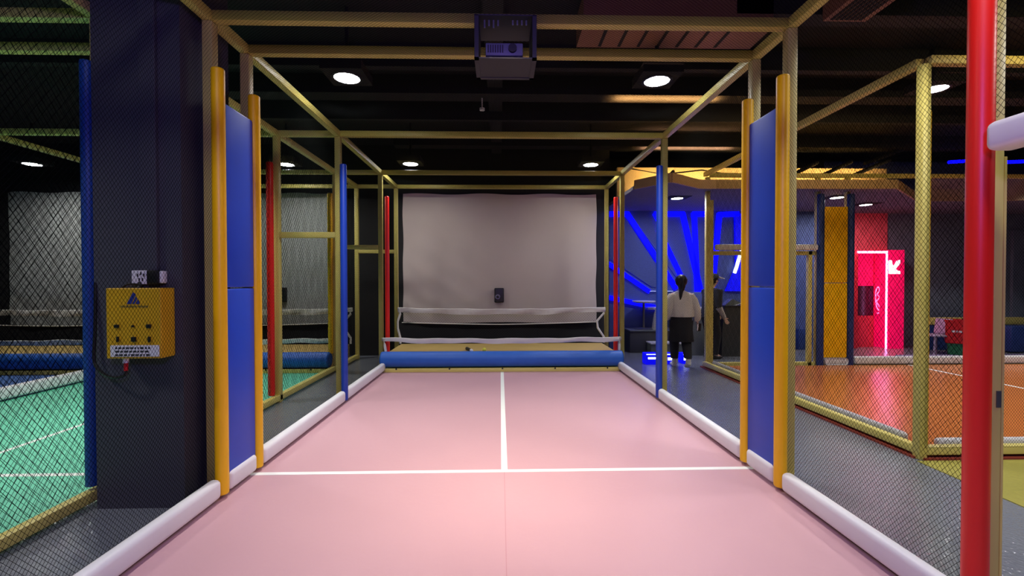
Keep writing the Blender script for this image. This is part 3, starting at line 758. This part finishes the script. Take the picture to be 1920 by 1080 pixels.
# black covered counter
t = thing('reception_counter', 'dark counter draped in black behind the post of the orange court', 'counter', (4.75, 9.1, 0))
a = at(1354, 668, 9.0); c = at(1420, 573, 9.0)
b = B(); loft(b, [[Vector((a.x-0.02, 8.98, 0)), Vector((c.x, 8.96, 0)), Vector((c.x, 9.6, 0)), Vector((a.x-0.02, 9.6, 0))], [Vector((a.x, 9.0, 0.5)), Vector((c.x, 8.99, 0.5)), Vector((c.x, 9.58, 0.5)), Vector((a.x, 9.58, 0.5))], [Vector((a.x+0.06, 9.02, c.z-0.02)), Vector((c.x, 9.01, c.z-0.02)), Vector((c.x, 9.56, c.z-0.02)), Vector((a.x+0.06, 9.56, c.z-0.02))]]); obj('draped_front', b, 'charcoal', t)
b = B(); box(b, (a.x+0.04, 8.99, c.z-0.02), (c.x+0.02, 9.58, c.z+0.0), 0.006); obj('top_board', b, 'dark', t)
c2 = at(1375, 575, 9.1)
t = thing('tilted_board', 'grey board with pale edge leaning on the black counter', 'board', (c2.x, 9.15, c2.z))
zb = c.z
b = B(); prism(b, [Vector((c2.x-0.17, 9.1, zb+0.005)), Vector((c2.x+0.02, 9.1, zb+0.005)), Vector((c2.x+0.17, 9.1, zb+0.05)), Vector((c2.x-0.02, 9.1, zb+0.13))], (0, 0.18, 0)); obj('panel', b, 'greylam', t)
b = B(); prism(b, [Vector((c2.x+0.03, 9.09, zb+0.0)), Vector((c2.x+0.05, 9.09, zb+0.0)), Vector((c2.x+0.19, 9.09, zb+0.05)), Vector((c2.x+0.17, 9.09, zb+0.055))], (0, 0.2, 0)); obj('edge', b, 'whiteplastic', t, label='pale edge')

# ------------------------------------------------------------------ people
def skin_mesh(verts, edges, name, m, parent, sub=2, root=0):
    """grow a continuous surface round a skeleton; verts: (co, rx, ry)"""
    org = ORG[parent.name]
    me = bpy.data.meshes.new(name)
    me.from_pydata([tuple(Vector(v[0])-org) for v in verts], edges, [])
    o = bpy.data.objects.new(name, me); COL.objects.link(o)
    mod = o.modifiers.new('skin', 'SKIN'); mod.use_smooth_shade = True
    for i, v in enumerate(verts):
        sv = me.skin_vertices[0].data[i]; sv.radius = (v[1], v[2] if len(v) > 2 else v[1]); sv.use_root = (i == root)
    ms = o.modifiers.new('subdivide', 'SUBSURF'); ms.levels = sub; ms.render_levels = sub
    bpy.context.view_layer.update()
    dg = bpy.context.evaluated_depsgraph_get()
    nm = bpy.data.meshes.new_from_object(o.evaluated_get(dg))
    o.modifiers.clear(); o.data = nm; nm.name = name
    nm.materials.clear(); nm.materials.append(MT[m])
    for p in nm.polygons: p.use_smooth = True
    o.parent = parent; ORG[o.name] = org
    return o

def figure(t, base, rot, J, skinmat='skin'):
    """J: joints in body space (x right, y forward, z up)"""
    R = Matrix.Rotation(rot, 3, 'Z'); base = Vector(base)
    w = lambda p: base+R @ Vector(p)
    V = []; E = []
    def add(p, rx, ry=None, link=None):
        V.append((w(p), rx, rx if ry is None else ry)); i = len(V)-1
        if link is not None: E.append((link, i))
        return i
    pel = add(J['pelvis'], 0.125, 0.10)
    wai = add(J['waist'], 0.105, 0.085, pel)
    che = add(J['chest'], 0.125, 0.095, wai)
    neb = add(J['neckbase'], 0.07, 0.06, che)
    nec = add(J['neck'], 0.045, 0.05, neb)
    hd = Vector(J['head'])
    jaw = add(hd+Vector((0, 0.012, -0.06)), 0.058, 0.068, nec)
    mid = add(hd+Vector((0, 0.0, 0.01)), 0.072, 0.088, jaw)
    top = add(hd+Vector((0, -0.01, 0.075)), 0.058, 0.07, mid)
    for s in ('L', 'R'):
        sh = add(J['sho'+s], 0.052, 0.05, che)
        el = add(J['elb'+s], 0.038, 0.038, sh)
        wr = add(J['wri'+s], 0.025, 0.022, el)
        d = (Vector(J['wri'+s])-Vector(J['elb'+s])).normalized()
        fx = Vector(J.get('fwd'+s, (0, 1, 0))); fx = (fx-d*fx.dot(d)).normalized(); nx = d.cross(fx)
        if s == 'L': nx = -nx
        wp = Vector(J['wri'+s])
        pa = add(wp+d*0.055, 0.034, 0.016, wr)
        lens = (0.062, 0.072, 0.068, 0.052); offs = (0.026, 0.009, -0.009, -0.025)
        for ln, of in zip(lens, offs):
            k0 = add(wp+d*0.088+fx*of, 0.010, 0.010, pa)
            k1 = add(wp+d*(0.088+ln*0.55)+fx*of*1.1+nx*0.012, 0.009, 0.009, k0)
            k2 = add(wp+d*(0.088+ln*0.95)+fx*of*1.1+nx*0.034, 0.008, 0.008, k1)
        th = add(wp+d*0.035+fx*0.034+nx*0.008, 0.012, 0.011, pa)
        add(wp+d*0.07+fx*0.05+nx*0.018, 0.0095, 0.0095, th)
        hp = add(J['hip'+s], 0.088, 0.09, pel)
        kn = add(J['kne'+s], 0.054, 0.056, hp)
        cf = add(Vector(J['kne'+s])*0.62+Vector(J['ank'+s])*0.38+Vector((0, -0.018, 0)), 0.05, 0.053, kn)
        an = add(J['ank'+s], 0.033, 0.036, cf)
        add(J['toe'+s], 0.035, 0.022, an)
    body = skin_mesh(V, E, 'body', skinmat, t, 2, 0)
    # face
    def part(nm, bm, m, **k):
        bmesh.ops.transform(bm, matrix=R.to_4x4(), verts=bm.verts); bmesh.ops.translate(bm, vec=base, verts=bm.verts)
        return obj(nm, bm, m, t, True, **k)
    for sx in (-0.03, 0.03):
        b = B(); sphere(b, hd+Vector((sx, 0.078, 0.012)), 0.012, (1.2, 0.6, 0.8)); part('eye', b, 'dark')
    b = B(); loft(b, [ring(hd+Vector((0, 0.082, 0.015)), (0, 0, 1), 0.008), ring(hd+Vector((0, 0.095, -0.02)), (0, 0, 1), 0.015), ring(hd+Vector((0, 0.085, -0.032)), (0, 0, 1), 0.013)]); part('nose', b, skinmat)
    b = B(); sphere(b, hd+Vector((0, 0.076, -0.055)), 0.02, (1.1, 0.5, 0.4)); part('mouth', b, 'redplastic')
    for sx in (-1, 1):
        b = B(); sphere(b, hd+Vector((sx*0.078, 0.0, -0.005)), 0.03, (0.35, 0.7, 1)); part('ear', b, skinmat)
    return w, part

# woman walking away
wb = Vector((3.10, 7.86, 0.0))
t = thing('person', 'woman with black ponytail, cream blouse and black skirt walking away', 'person', wb)
J = dict(pelvis=(0, 0.0, 0.86), waist=(0, 0.01, 1.0), chest=(0, 0.015, 1.18), neckbase=(0, 0.01, 1.31), neck=(0, 0.02, 1.37), head=(0.0, 0.035, 1.47),
         shoL=(-0.165, 0.01, 1.27), elbL=(-0.235, -0.06, 1.03), wriL=(-0.245, 0.05, 0.82), shoR=(0.165, 0.01, 1.27), elbR=(0.245, -0.02, 1.03), wriR=(0.285, 0.05, 0.80),
         hipL=(-0.085, 0.0, 0.82), kneL=(-0.09, 0.10, 0.46), ankL=(-0.08, 0.12, 0.09), toeL=(-0.085, 0.25, 0.035),
         hipR=(0.085, 0.0, 0.82), kneR=(0.08, -0.02, 0.45), ankR=(0.05, -0.24, 0.15), toeR=(0.055, -0.15, 0.035))
w, part = figure(t, wb, -0.1, J)
def erings(L, n=28):
    out = []
    for (c, rx, ry) in L: out.append([Vector(c)+Vector((rx*math.cos(2*PI*i/n), ry*math.sin(2*PI*i/n), 0)) for i in range(n)])
    return out
b = B(); rr = random.Random(5)
Rg = erings([((0, 0.01, 0.885), 0.205, 0.165), ((0, 0.01, 0.90), 0.21, 0.17), ((0, 0.01, 0.95), 0.212, 0.165), ((0, 0.01, 1.08), 0.205, 0.15), ((0, 0.012, 1.2), 0.2, 0.14), ((0, 0.012, 1.265), 0.185, 0.115), ((0, 0.012, 1.305), 0.125, 0.09), ((0, 0.014, 1.33), 0.07, 0.07)])
for k, r_ in enumerate(Rg):
    a = max(0, 1-k/5)*0.014
    for i, p in enumerate(r_): p += Vector((math.cos(i*1.9), math.sin(i*2.3), 0))*a*0.8
loft(b, Rg)
for s, sd in (('L', -1), ('R', 1)):
    sh, el, wr = Vector(J['sho'+s]), Vector(J['elb'+s]), Vector(J['wri'+s])
    pts = [(sh+Vector((-sd*0.03, 0, 0.0)), 0.075), (sh*0.6+el*0.4, 0.078), (el, 0.072), (el*0.5+wr*0.5, 0.074), (el*0.15+wr*0.85, 0.066), (wr, 0.034)]
    loft(b, [ring(p, (wr-sh), r_, n=16) for p, r_ in pts])
part('blouse', b, 'blouse')
b = B()
for s, sd in (('L', -1), ('R', 1)):
    hp, kn, an = Vector(J['hip'+s]), Vector(J['kne'+s]), Vector(J['ank'+s])
    loft(b, [ring(p, (0, 0, 1), r_, r2, n=20) for p, r_, r2 in [(hp, 0.10, 0.12), (hp*0.5+kn*0.5, 0.095, 0.10), (kn, 0.078, 0.085), (kn*0.5+an*0.5, 0.07, 0.075), (an*0.85+kn*0.15, 0.058, 0.062)]])
part('leggings', b, 'trousers')
b = B(); R_ = erings([((0.0, 0.02, 0.46), 0.208, 0.19), ((0, 0.02, 0.47), 0.213, 0.195), ((0, 0.01, 0.62), 0.198, 0.175), ((0, 0.0, 0.80), 0.185, 0.15), ((0, 0, 0.9), 0.175, 0.14), ((0, 0.005, 0.97), 0.15, 0.12)], 36)
for k, r_ in enumerate(R_[:4]):
    for i, p in enumerate(r_): p += Vector((math.cos(2*PI*i/36), math.sin(2*PI*i/36), 0))*0.012*math.sin(i*2*PI/4.5)*(1-k/4)
loft(b, R_)
part('skirt', b, 'trousers')
for s in ('L', 'R'):
    an, to = Vector(J['ank'+s]), Vector(J['toe'+s]); d = (to-an); d.normalize()
    b = B()
    heel = an+Vector((0, -0.035, -0.055)) if s == 'L' else an+Vector((0, -0.04, -0.02))
    tip = to+Vector((0, 0.03, 0.0))
    ax = (tip-heel).normalized()
    loft(b, [ring(heel+ax*0.0, ax, 0.03, 0.028), ring(heel+ax*0.03, ax, 0.042, 0.042), ring(heel*0.5+tip*0.5, ax, 0.046, 0.04), ring(tip-ax*0.04, ax, 0.046, 0.032), ring(tip, ax, 0.02, 0.015)])
    loft(b, [ring(an+Vector((0, 0, -0.03)), (0, 0, 1), 0.045), ring(an+Vector((0, 0, 0.035)), (0, 0, 1), 0.043)])
    part('shoe', b, 'shoe')
b = B(); hd = Vector(J['head'])
sphere(b, hd+Vector((0, -0.026, 0.035)), 0.108, (0.93, 1.02, 1.06), 24, 16)
loft(b, [ring(hd+Vector((0, -0.045, 0.02)), (0, 0.1, 1), 0.085, 0.06), ring(hd+Vector((0, -0.055, -0.07)), (0, 0.1, 1), 0.100, 0.055), ring(hd+Vector((-0.01, -0.07, -0.14)), (0, 0.1, 1), 0.07, 0.04)])
loft(b, [ring(p, (0, 0, 1), r_, r2) for p, r_, r2 in [(hd+Vector((-0.015, -0.09, -0.11)), 0.05, 0.035), (hd+Vector((-0.035, -0.115, -0.19)), 0.046, 0.032), (hd+Vector((-0.05, -0.125, -0.28)), 0.036, 0.026), (hd+Vector((-0.055, -0.12, -0.36)), 0.02, 0.015), (hd+Vector((-0.05, -0.115, -0.42)), 0.006, 0.006)]])
part('hair', b, 'hair')
# phone in her right hand
pw = w(Vector(J['wriR'])+Vector((0.02, -0.03, -0.10)))
t = thing('phone', 'dark phone with a bright edge in the walking woman\'s hand', 'phone', pw)
b = B(); box(b, pw+Vector((-0.034, -0.006, -0.07)), pw+Vector((0.034, 0.006, 0.07)), 0.003, 2, rz=Matrix.Rotation(0.2, 4, 'X')); obj('case', b, 'dark', t, True)
b = B(); box(b, pw+Vector((-0.034, -0.0085, -0.06)), pw+Vector((-0.014, -0.006, 0.06)), rz=Matrix.Rotation(0.2, 4, 'X')); obj('edge', b, 'whiteplastic', t, label='bright edge')

# second person leaning at the counter, partly hidden by the post
pb = Vector((4.02, 8.78, 0.0))
t = thing('person', 'person in dark clothes and pale-brimmed cap standing at the black counter', 'person', pb)
J2 = dict(pelvis=(0, -0.02, 0.88), waist=(0, 0.02, 1.02), chest=(0, 0.05, 1.2), neckbase=(0, 0.05, 1.34), neck=(0, 0.06, 1.40), head=(0.0, 0.09, 1.51),
          shoL=(-0.175, 0.05, 1.30), elbL=(-0.2, 0.09, 1.03), wriL=(-0.13, 0.25, 0.86), shoR=(0.175, 0.05, 1.30), elbR=(0.2, 0.04, 1.0), wriR=(0.16, 0.2, 0.80),
          hipL=(-0.09, 0.0, 0.84), kneL=(-0.1, 0.08, 0.47), ankL=(-0.1, 0.02, 0.09), toeL=(-0.1, 0.15, 0.035),
          hipR=(0.09, 0.0, 0.84), kneR=(0.1, 0.09, 0.47), ankR=(0.1, 0.04, 0.09), toeR=(0.1, 0.17, 0.035))
w2, part2 = figure(t, pb, -PI/2+0.25, J2)
b = B()
loft(b, erings([((0, 0.02, 0.8), 0.19, 0.15), ((0, 0.02, 0.9), 0.19, 0.15), ((0, 0.03, 1.1), 0.195, 0.145), ((0, 0.05, 1.24), 0.215, 0.14), ((0, 0.05, 1.33), 0.2, 0.115), ((0, 0.05, 1.37), 0.07, 0.07)]))
for s in ('L', 'R'):
    sh, el, wr = Vector(J2['sho'+s]), Vector(J2['elb'+s]), Vector(J2['wri'+s])
    loft(b, [ring(p, (el-sh), r_) for p, r_ in [(sh*1.12-el*0.12, 0.08), (sh, 0.084), (sh*0.5+el*0.5, 0.07), (el, 0.06)]])
part2('jacket', b, 'darkcloth')
for s in ('L', 'R'):
    el, wr = Vector(J2['elb'+s]), Vector(J2['wri'+s])
    b = B(); loft(b, [ring(p, (wr-el), r_) for p, r_ in [(el+(el-wr)*0.05, 0.055), (el, 0.062), (el*0.5+wr*0.5, 0.055), (wr, 0.042)]])
    part2('sleeve', b, 'greysleeve', label='pale grey lower sleeve')
b = B()
for s in ('L', 'R'):
    hp, kn, an = Vector(J2['hip'+s]), Vector(J2['kne'+s]), Vector(J2['ank'+s])
    loft(b, [ring(p, (0, 0, 1), r_, r_*1.1, n=18) for p, r_ in [(hp+Vector((0, 0, 0.06)), 0.11), (hp, 0.115), (hp*0.5+kn*0.5, 0.095), (kn, 0.078), (kn*0.5+an*0.5, 0.07), (an, 0.06)]])
part2('trousers', b, 'trousers')
for s in ('L', 'R'):
    an, to = Vector(J2['ank'+s]), Vector(J2['toe'+s]); h = Vector((an.x, an.y-0.05, 0.035)); tp = to+Vector((0, 0.04, 0)); ax = (tp-h).normalized()
    b = B(); loft(b, [ring(h, ax, 0.03, 0.03), ring(h+ax*0.04, ax, 0.044, 0.034), ring(h*0.4+tp*0.6, ax, 0.046, 0.034), ring(tp-ax*0.03, ax, 0.04, 0.03), ring(tp, ax, 0.018, 0.015)]); part2('shoe', b, 'dark')
hd = Vector(J2['head'])
b = B(); sphere(b, hd+Vector((0, -0.015, 0.02)), 0.098, (0.92, 1.02, 0.98), 24, 16); loft(b, [ring(hd+Vector((0, -0.04, 0.0)), (0, 0, 1), 0.082, 0.065), ring(hd+Vector((0, -0.04, -0.09)), (0, 0, 1), 0.07, 0.05)]); part2('hair', b, 'hair')
b = B(); loft(b, [ring(hd+Vector((0, -0.005, z_)), (0, 0, 1), a_, c_, n=24) for z_, a_, c_ in [(0.05, 0.098, 0.107), (0.09, 0.094, 0.103), (0.125, 0.07, 0.078), (0.14, 0.03, 0.035)]]); cp = part2('cap', b, 'darkcloth')
b = B(); box(b, hd+Vector((-0.075, 0.06, 0.045)), hd+Vector((0.075, 0.21, 0.062)), 0.008, 2, rz=Matrix.Rotation(-0.25, 4, 'X')); part2('cap_brim', b, 'whiteplastic', label='pale cap brim')

# ------------------------------------------------------------------ pink booth and rear right
YB = 9.95
t = thing('photo_booth', 'hot pink lit booth with a vertical LED strip and white neon mark', 'booth', (at(1650, 650, YB).x, YB+0.2, 0))
A = lambda x, y, Y=YB: at(x, y, Y)
# front post panel with neon mark
a = A(1660, 656); c = A(1692, 469)
bx('front_panel', (a.x, YB-0.06, 0), (c.x, YB+0.36, c.z), 'booth_glow', t, 0.006, label='glowing hot pink front panel')
a = A(1597, 654); c2_ = A(1608, 469)
bx('side_wall', (a.x, YB-0.02, 0), (c2_.x, YB+0.36, c2_.z), 'boothred', t, 0.004)
a = A(1592, 650, YB+0.32); c3 = A(1662, 469)
bx('back_wall', (a.x, YB+0.32, 0), (c3.x, YB+0.36, c3.z), 'boothred', t)
bx('roof', (a.x, YB-0.02, c3.z-0.04), (c3.x, YB+0.36, c3.z+0.0), 'boothred', t)
a = A(1606, 536, YB+0.24); c = A(1638, 470, YB+0.24)
bx('upper_fascia', (a.x, YB+0.24, a.z), (c.x, YB+0.32, c.z), 'booth_glow', t, label='glowing pink upper board')
a = A(1606, 592, YB+0.26); c = A(1638, 534, YB+0.26)
sc = bx('screen', (a.x, YB+0.26, a.z), (c.x, YB+0.31, c.z), 'screenmaroon', t, 0.004, label='dark maroon screen')
a = A(1604, 650, YB+0.22); c = A(1638, 592, YB+0.22)
bx('lower_front', (a.x, YB+0.22, 0.0), (c.x, YB+0.31, c.z), 'boothred', t)
a = A(1655.5, 660); c = A(1659.5, 471)
bx('led_strip', (a.x, YB-0.075, 0.0), (c.x, YB-0.05, c.z), 'led_pink', t, label='vertical pink-white LED strip')
a = A(1606, 475); c = A(1658, 471)
bx('led_strip', (a.x, YB-0.045, a.z), (c.x, YB-0.02, c.z), 'led_pink', t, label='horizontal pink LED strip')
b = B(); q = YB+0.18
tube(b, smooth_pts([at(x, y, q) for x, y in ((1644, 541), (1647, 538), (1649, 545), (1645, 552), (1649, 558), (1644, 566), (1649, 575), (1648, 582), (1644, 576), (1642, 562), (1642, 548), (1644, 541))]), 0.012)
sphere(b, at(1646, 587, q), 0.022)
obj('neon_figure', b, 'neon_pink', t, True, label='pink neon squiggle')
# white neon mark: pixel-like slanted strokes
b = B()
def blk(x0, y0, x1, y1):
    p = A(x0, y1, YB-0.07); q_ = A(x1, y0, YB-0.07); box(b, (p.x, YB-0.09, p.z), (q_.x, YB-0.062, q_.z), 0.01, 2)
for pg in ([(1667.5, 489), (1670, 487.5), (1672.5, 489), (1673.5, 496), (1677, 501), (1674, 504), (1674.5, 513), (1668, 513.5)],
           [(1688, 487.5), (1688, 494), (1681, 503), (1676.5, 504.5), (1676, 501), (1683, 489)],
           [(1675.5, 506), (1680, 504.5), (1684, 508), (1688, 508), (1688, 513.5), (1676, 513.5)],
           [(1668, 507), (1678, 507), (1678, 513.5), (1668, 513.5)]):
    prism(b, [A(x, y, YB-0.09) for x, y in pg], (0, 0.028, 0))
obj('neon_mark', b, 'neon_white', t, True, label='white neon stepped-stroke mark')
# coral wall panel above the booth
a = at(1595, 470, 10.38); c = at(1662, 393, 10.38)
b = B(); box(b, (a.x, 10.34, a.z), (c.x, 10.398, c.z), 0.006); tag(obj('wall_board', b, 'pinkpanel'), 'coral pink board on the wall above the booth', 'board')
area((at(1640, 560, 9.6).x, 9.3, 2.4), (at(1640, 560, 10).x, 10.3, 1.6), 7, 0.6, 0.3, (1, 0.22, 0.35))
area((at(1660, 560, 9.7).x, 9.7, 1.2), (at(1660, 560, 9.7).x, 7, 0), 5, 0.1, 1.8, (1, 0.1, 0.45))

# yellow rail, blue blocks, crates, chair behind the orange court
YR = 9.7
t = thing('foam_barrier', 'low dark blue foam barrier with a yellow top rail behind the orange court', 'barrier', (11, YR, 0))
a = at(1738, 655, YR); c = at(1909, 606, YR)
bx('top_rail', (a.x, YR-0.06, c.z-0.02), (c.x+0.1, YR+0.06, c.z+0.13), 'tube', t, 0.006)
bx('body', (a.x, YR-0.04, 0.0), (c.x, YR+0.04, c.z-0.03), 'navy', t, 0.01)
b = B(); a = at(1896, 656, 9.2); c = at(1945, 612, 9.2); box(b, (a.x, 9.2, 0.02), (c.x, 9.55, c.z), 0.02, 3); tag(obj('foam_block', b, 'navy', None, True), 'dark blue foam block right of the yellow-green doorpost', 'foam block')
b = B(); box(b, (7.9, 8.35, 0.0), (12.9, 9.0, 0.012)); tag(obj('floor_mat', b, 'violet'), 'lilac floor mat strip behind the orange court', 'mat')
b = B(); a = at(1896, 595, 10.36); c = at(1917, 432, 10.36); box(b, (a.x, 10.33, 0), (c.x, 10.395, c.z)); tag(obj('wall_board', b, 'slate'), 'tall pale slate board on the wall right of the doorpost', 'board')
b = B(); a = at(1497, 655, 9.8); c = at(1518, 617, 9.8); box(b, (a.x, 9.8, 0.0), (c.x, 10.05, c.z), 0.015, 2); tag(obj('foam_block', b, 'navy', None, True), 'dark blue block seen through the far doorway left of the navy pads', 'foam block')
# grey plastic chair
c = at(1754, 640, 9.2)
t = thing('plastic_chair', 'pale lilac plastic chair in front of the dark blue barrier', 'chair', (c.x, 9.2, 0))
b = B(); box(b, (c.x-0.2, 9.0, 0.36), (c.x+0.2, 9.4, 0.4), 0.02, 3); obj('seat', b, 'chair', t, True)
b = B(); box(b, (c.x+0.14, 9.02, 0.4), (c.x+0.19, 9.38, 0.72), 0.02, 3, rz=Matrix.Rotation(0.15, 4, 'Y')); obj('backrest', b, 'chair', t, True)
for sx in (-0.16, 0.16):
    for sy in (9.04, 9.36):
        b = B(); cyl(b, (c.x+sx, sy, 0.37), (c.x+sx*1.15, sy, 0), 0.02, 8, 0.014); obj('leg', b, 'chair', t, True)
def crate(lo, hi, m, label, text=False, turn=0.0):
    t = thing('crate', label, 'crate', ((lo[0]+hi[0])/2, (lo[1]+hi[1])/2, lo[2]))
    x0, y0, z0 = lo; x1, y1, z1 = hi; k = 0.015
    C_ = Vector(((x0+x1)/2, (y0+y1)/2, 0)); MX = Matrix.Translation(C_) @ Matrix.Rotation(turn, 4, 'Z') @ Matrix.Translation(-C_)
    tr = lambda bm: bmesh.ops.transform(bm, matrix=MX, verts=bm.verts)
    b = B(); box(b, (x0, y0, z0), (x1, y1, z0+k)); box(b, (x0, y0, z0), (x1, y0+k, z1)); box(b, (x0, y1-k, z0), (x1, y1, z1)); box(b, (x0, y0, z0), (x0+k, y1, z1)); box(b, (x1-k, y0, z0), (x1, y1, z1))
    for f_ in (0.3, 0.6): box(b, (x0-0.006, y0-0.008, z0+(z1-z0)*f_), (x1+0.006, y0+0.01, z0+(z1-z0)*f_+0.012))
    tr(b); obj('bin', b, m, t)
    b = B(); box(b, (x0-0.015, y0-0.015, z1-0.03), (x1+0.015, y0+0.01, z1)); box(b, (x0-0.015, y1-0.01, z1-0.03), (x1+0.015, y1+0.015, z1)); box(b, (x0-0.015, y0, z1-0.03), (x0+0.01, y1, z1)); box(b, (x1-0.01, y0, z1-0.03), (x1+0.015, y1, z1)); tr(b); obj('lip', b, m, t)
    if text:
        b = B(); zc = z0+(z1-z0)*0.52
        for q, w_ in ((0.09, 0.05), (0.155, 0.03), (0.2, 0.04)): box(b, (x0+q, y0-0.012, zc-0.018), (x0+q+w_, y0-0.008, zc+0.018), 0.004)
        tr(b); obj('printed_mark', b, 'whiteplastic', t, label='small white printed mark')
YC = 8.75
cx_ = at(1806, 640, 9.0).x
crate((cx_-0.23, 8.8, 0.012), (cx_+0.25, 9.2, 0.24), 'greenplastic', 'green plastic crate under the red crate behind the orange court', turn=-0.75)
crate((cx_-0.27, 8.78, 0.242), (cx_+0.27, 9.22, 0.71), 'redplastic', 'red plastic crate with white mark stacked on the green crate', True, turn=-0.75)
# blue LED tubes on the right fascia
for (x0_, x1_, Y, lab) in ((1779, 1830, 8.3, 'blue LED tube on the ceiling left of the red pad'), (1888, 1960, 8.1, 'blue LED tube on the ceiling right of the red pad')):
    b = B(); p = at(x0_, 304, Y); q = at(x1_, 301, Y); cyl(b, p, q, 0.03, 10); tag(obj('led_tube', b, 'led_blue', None, True), lab, 'LED tube', 'blue LED tubes')
    b = B()

# ------------------------------------------------------------------ world and view
wd = bpy.data.worlds.new('world'); scn.world = wd; wd.use_nodes = True
wd.node_tree.nodes['Background'].inputs[0].default_value = (0.02, 0.02, 0.03, 1)
wd.node_tree.nodes['Background'].inputs[1].default_value = 0.3
vs = scn.view_settings
scn.display_settings.display_device = 'sRGB'
vs.view_transform = 'Standard'; vs.look = 'None'; vs.gamma = 1.0; vs.use_curve_mapping = False; vs.exposure = 0.0
scn.cycles.max_bounces = 5; scn.cycles.diffuse_bounces = 3; scn.cycles.glossy_bounces = 2
scn.cycles.sample_clamp_indirect = 10.0
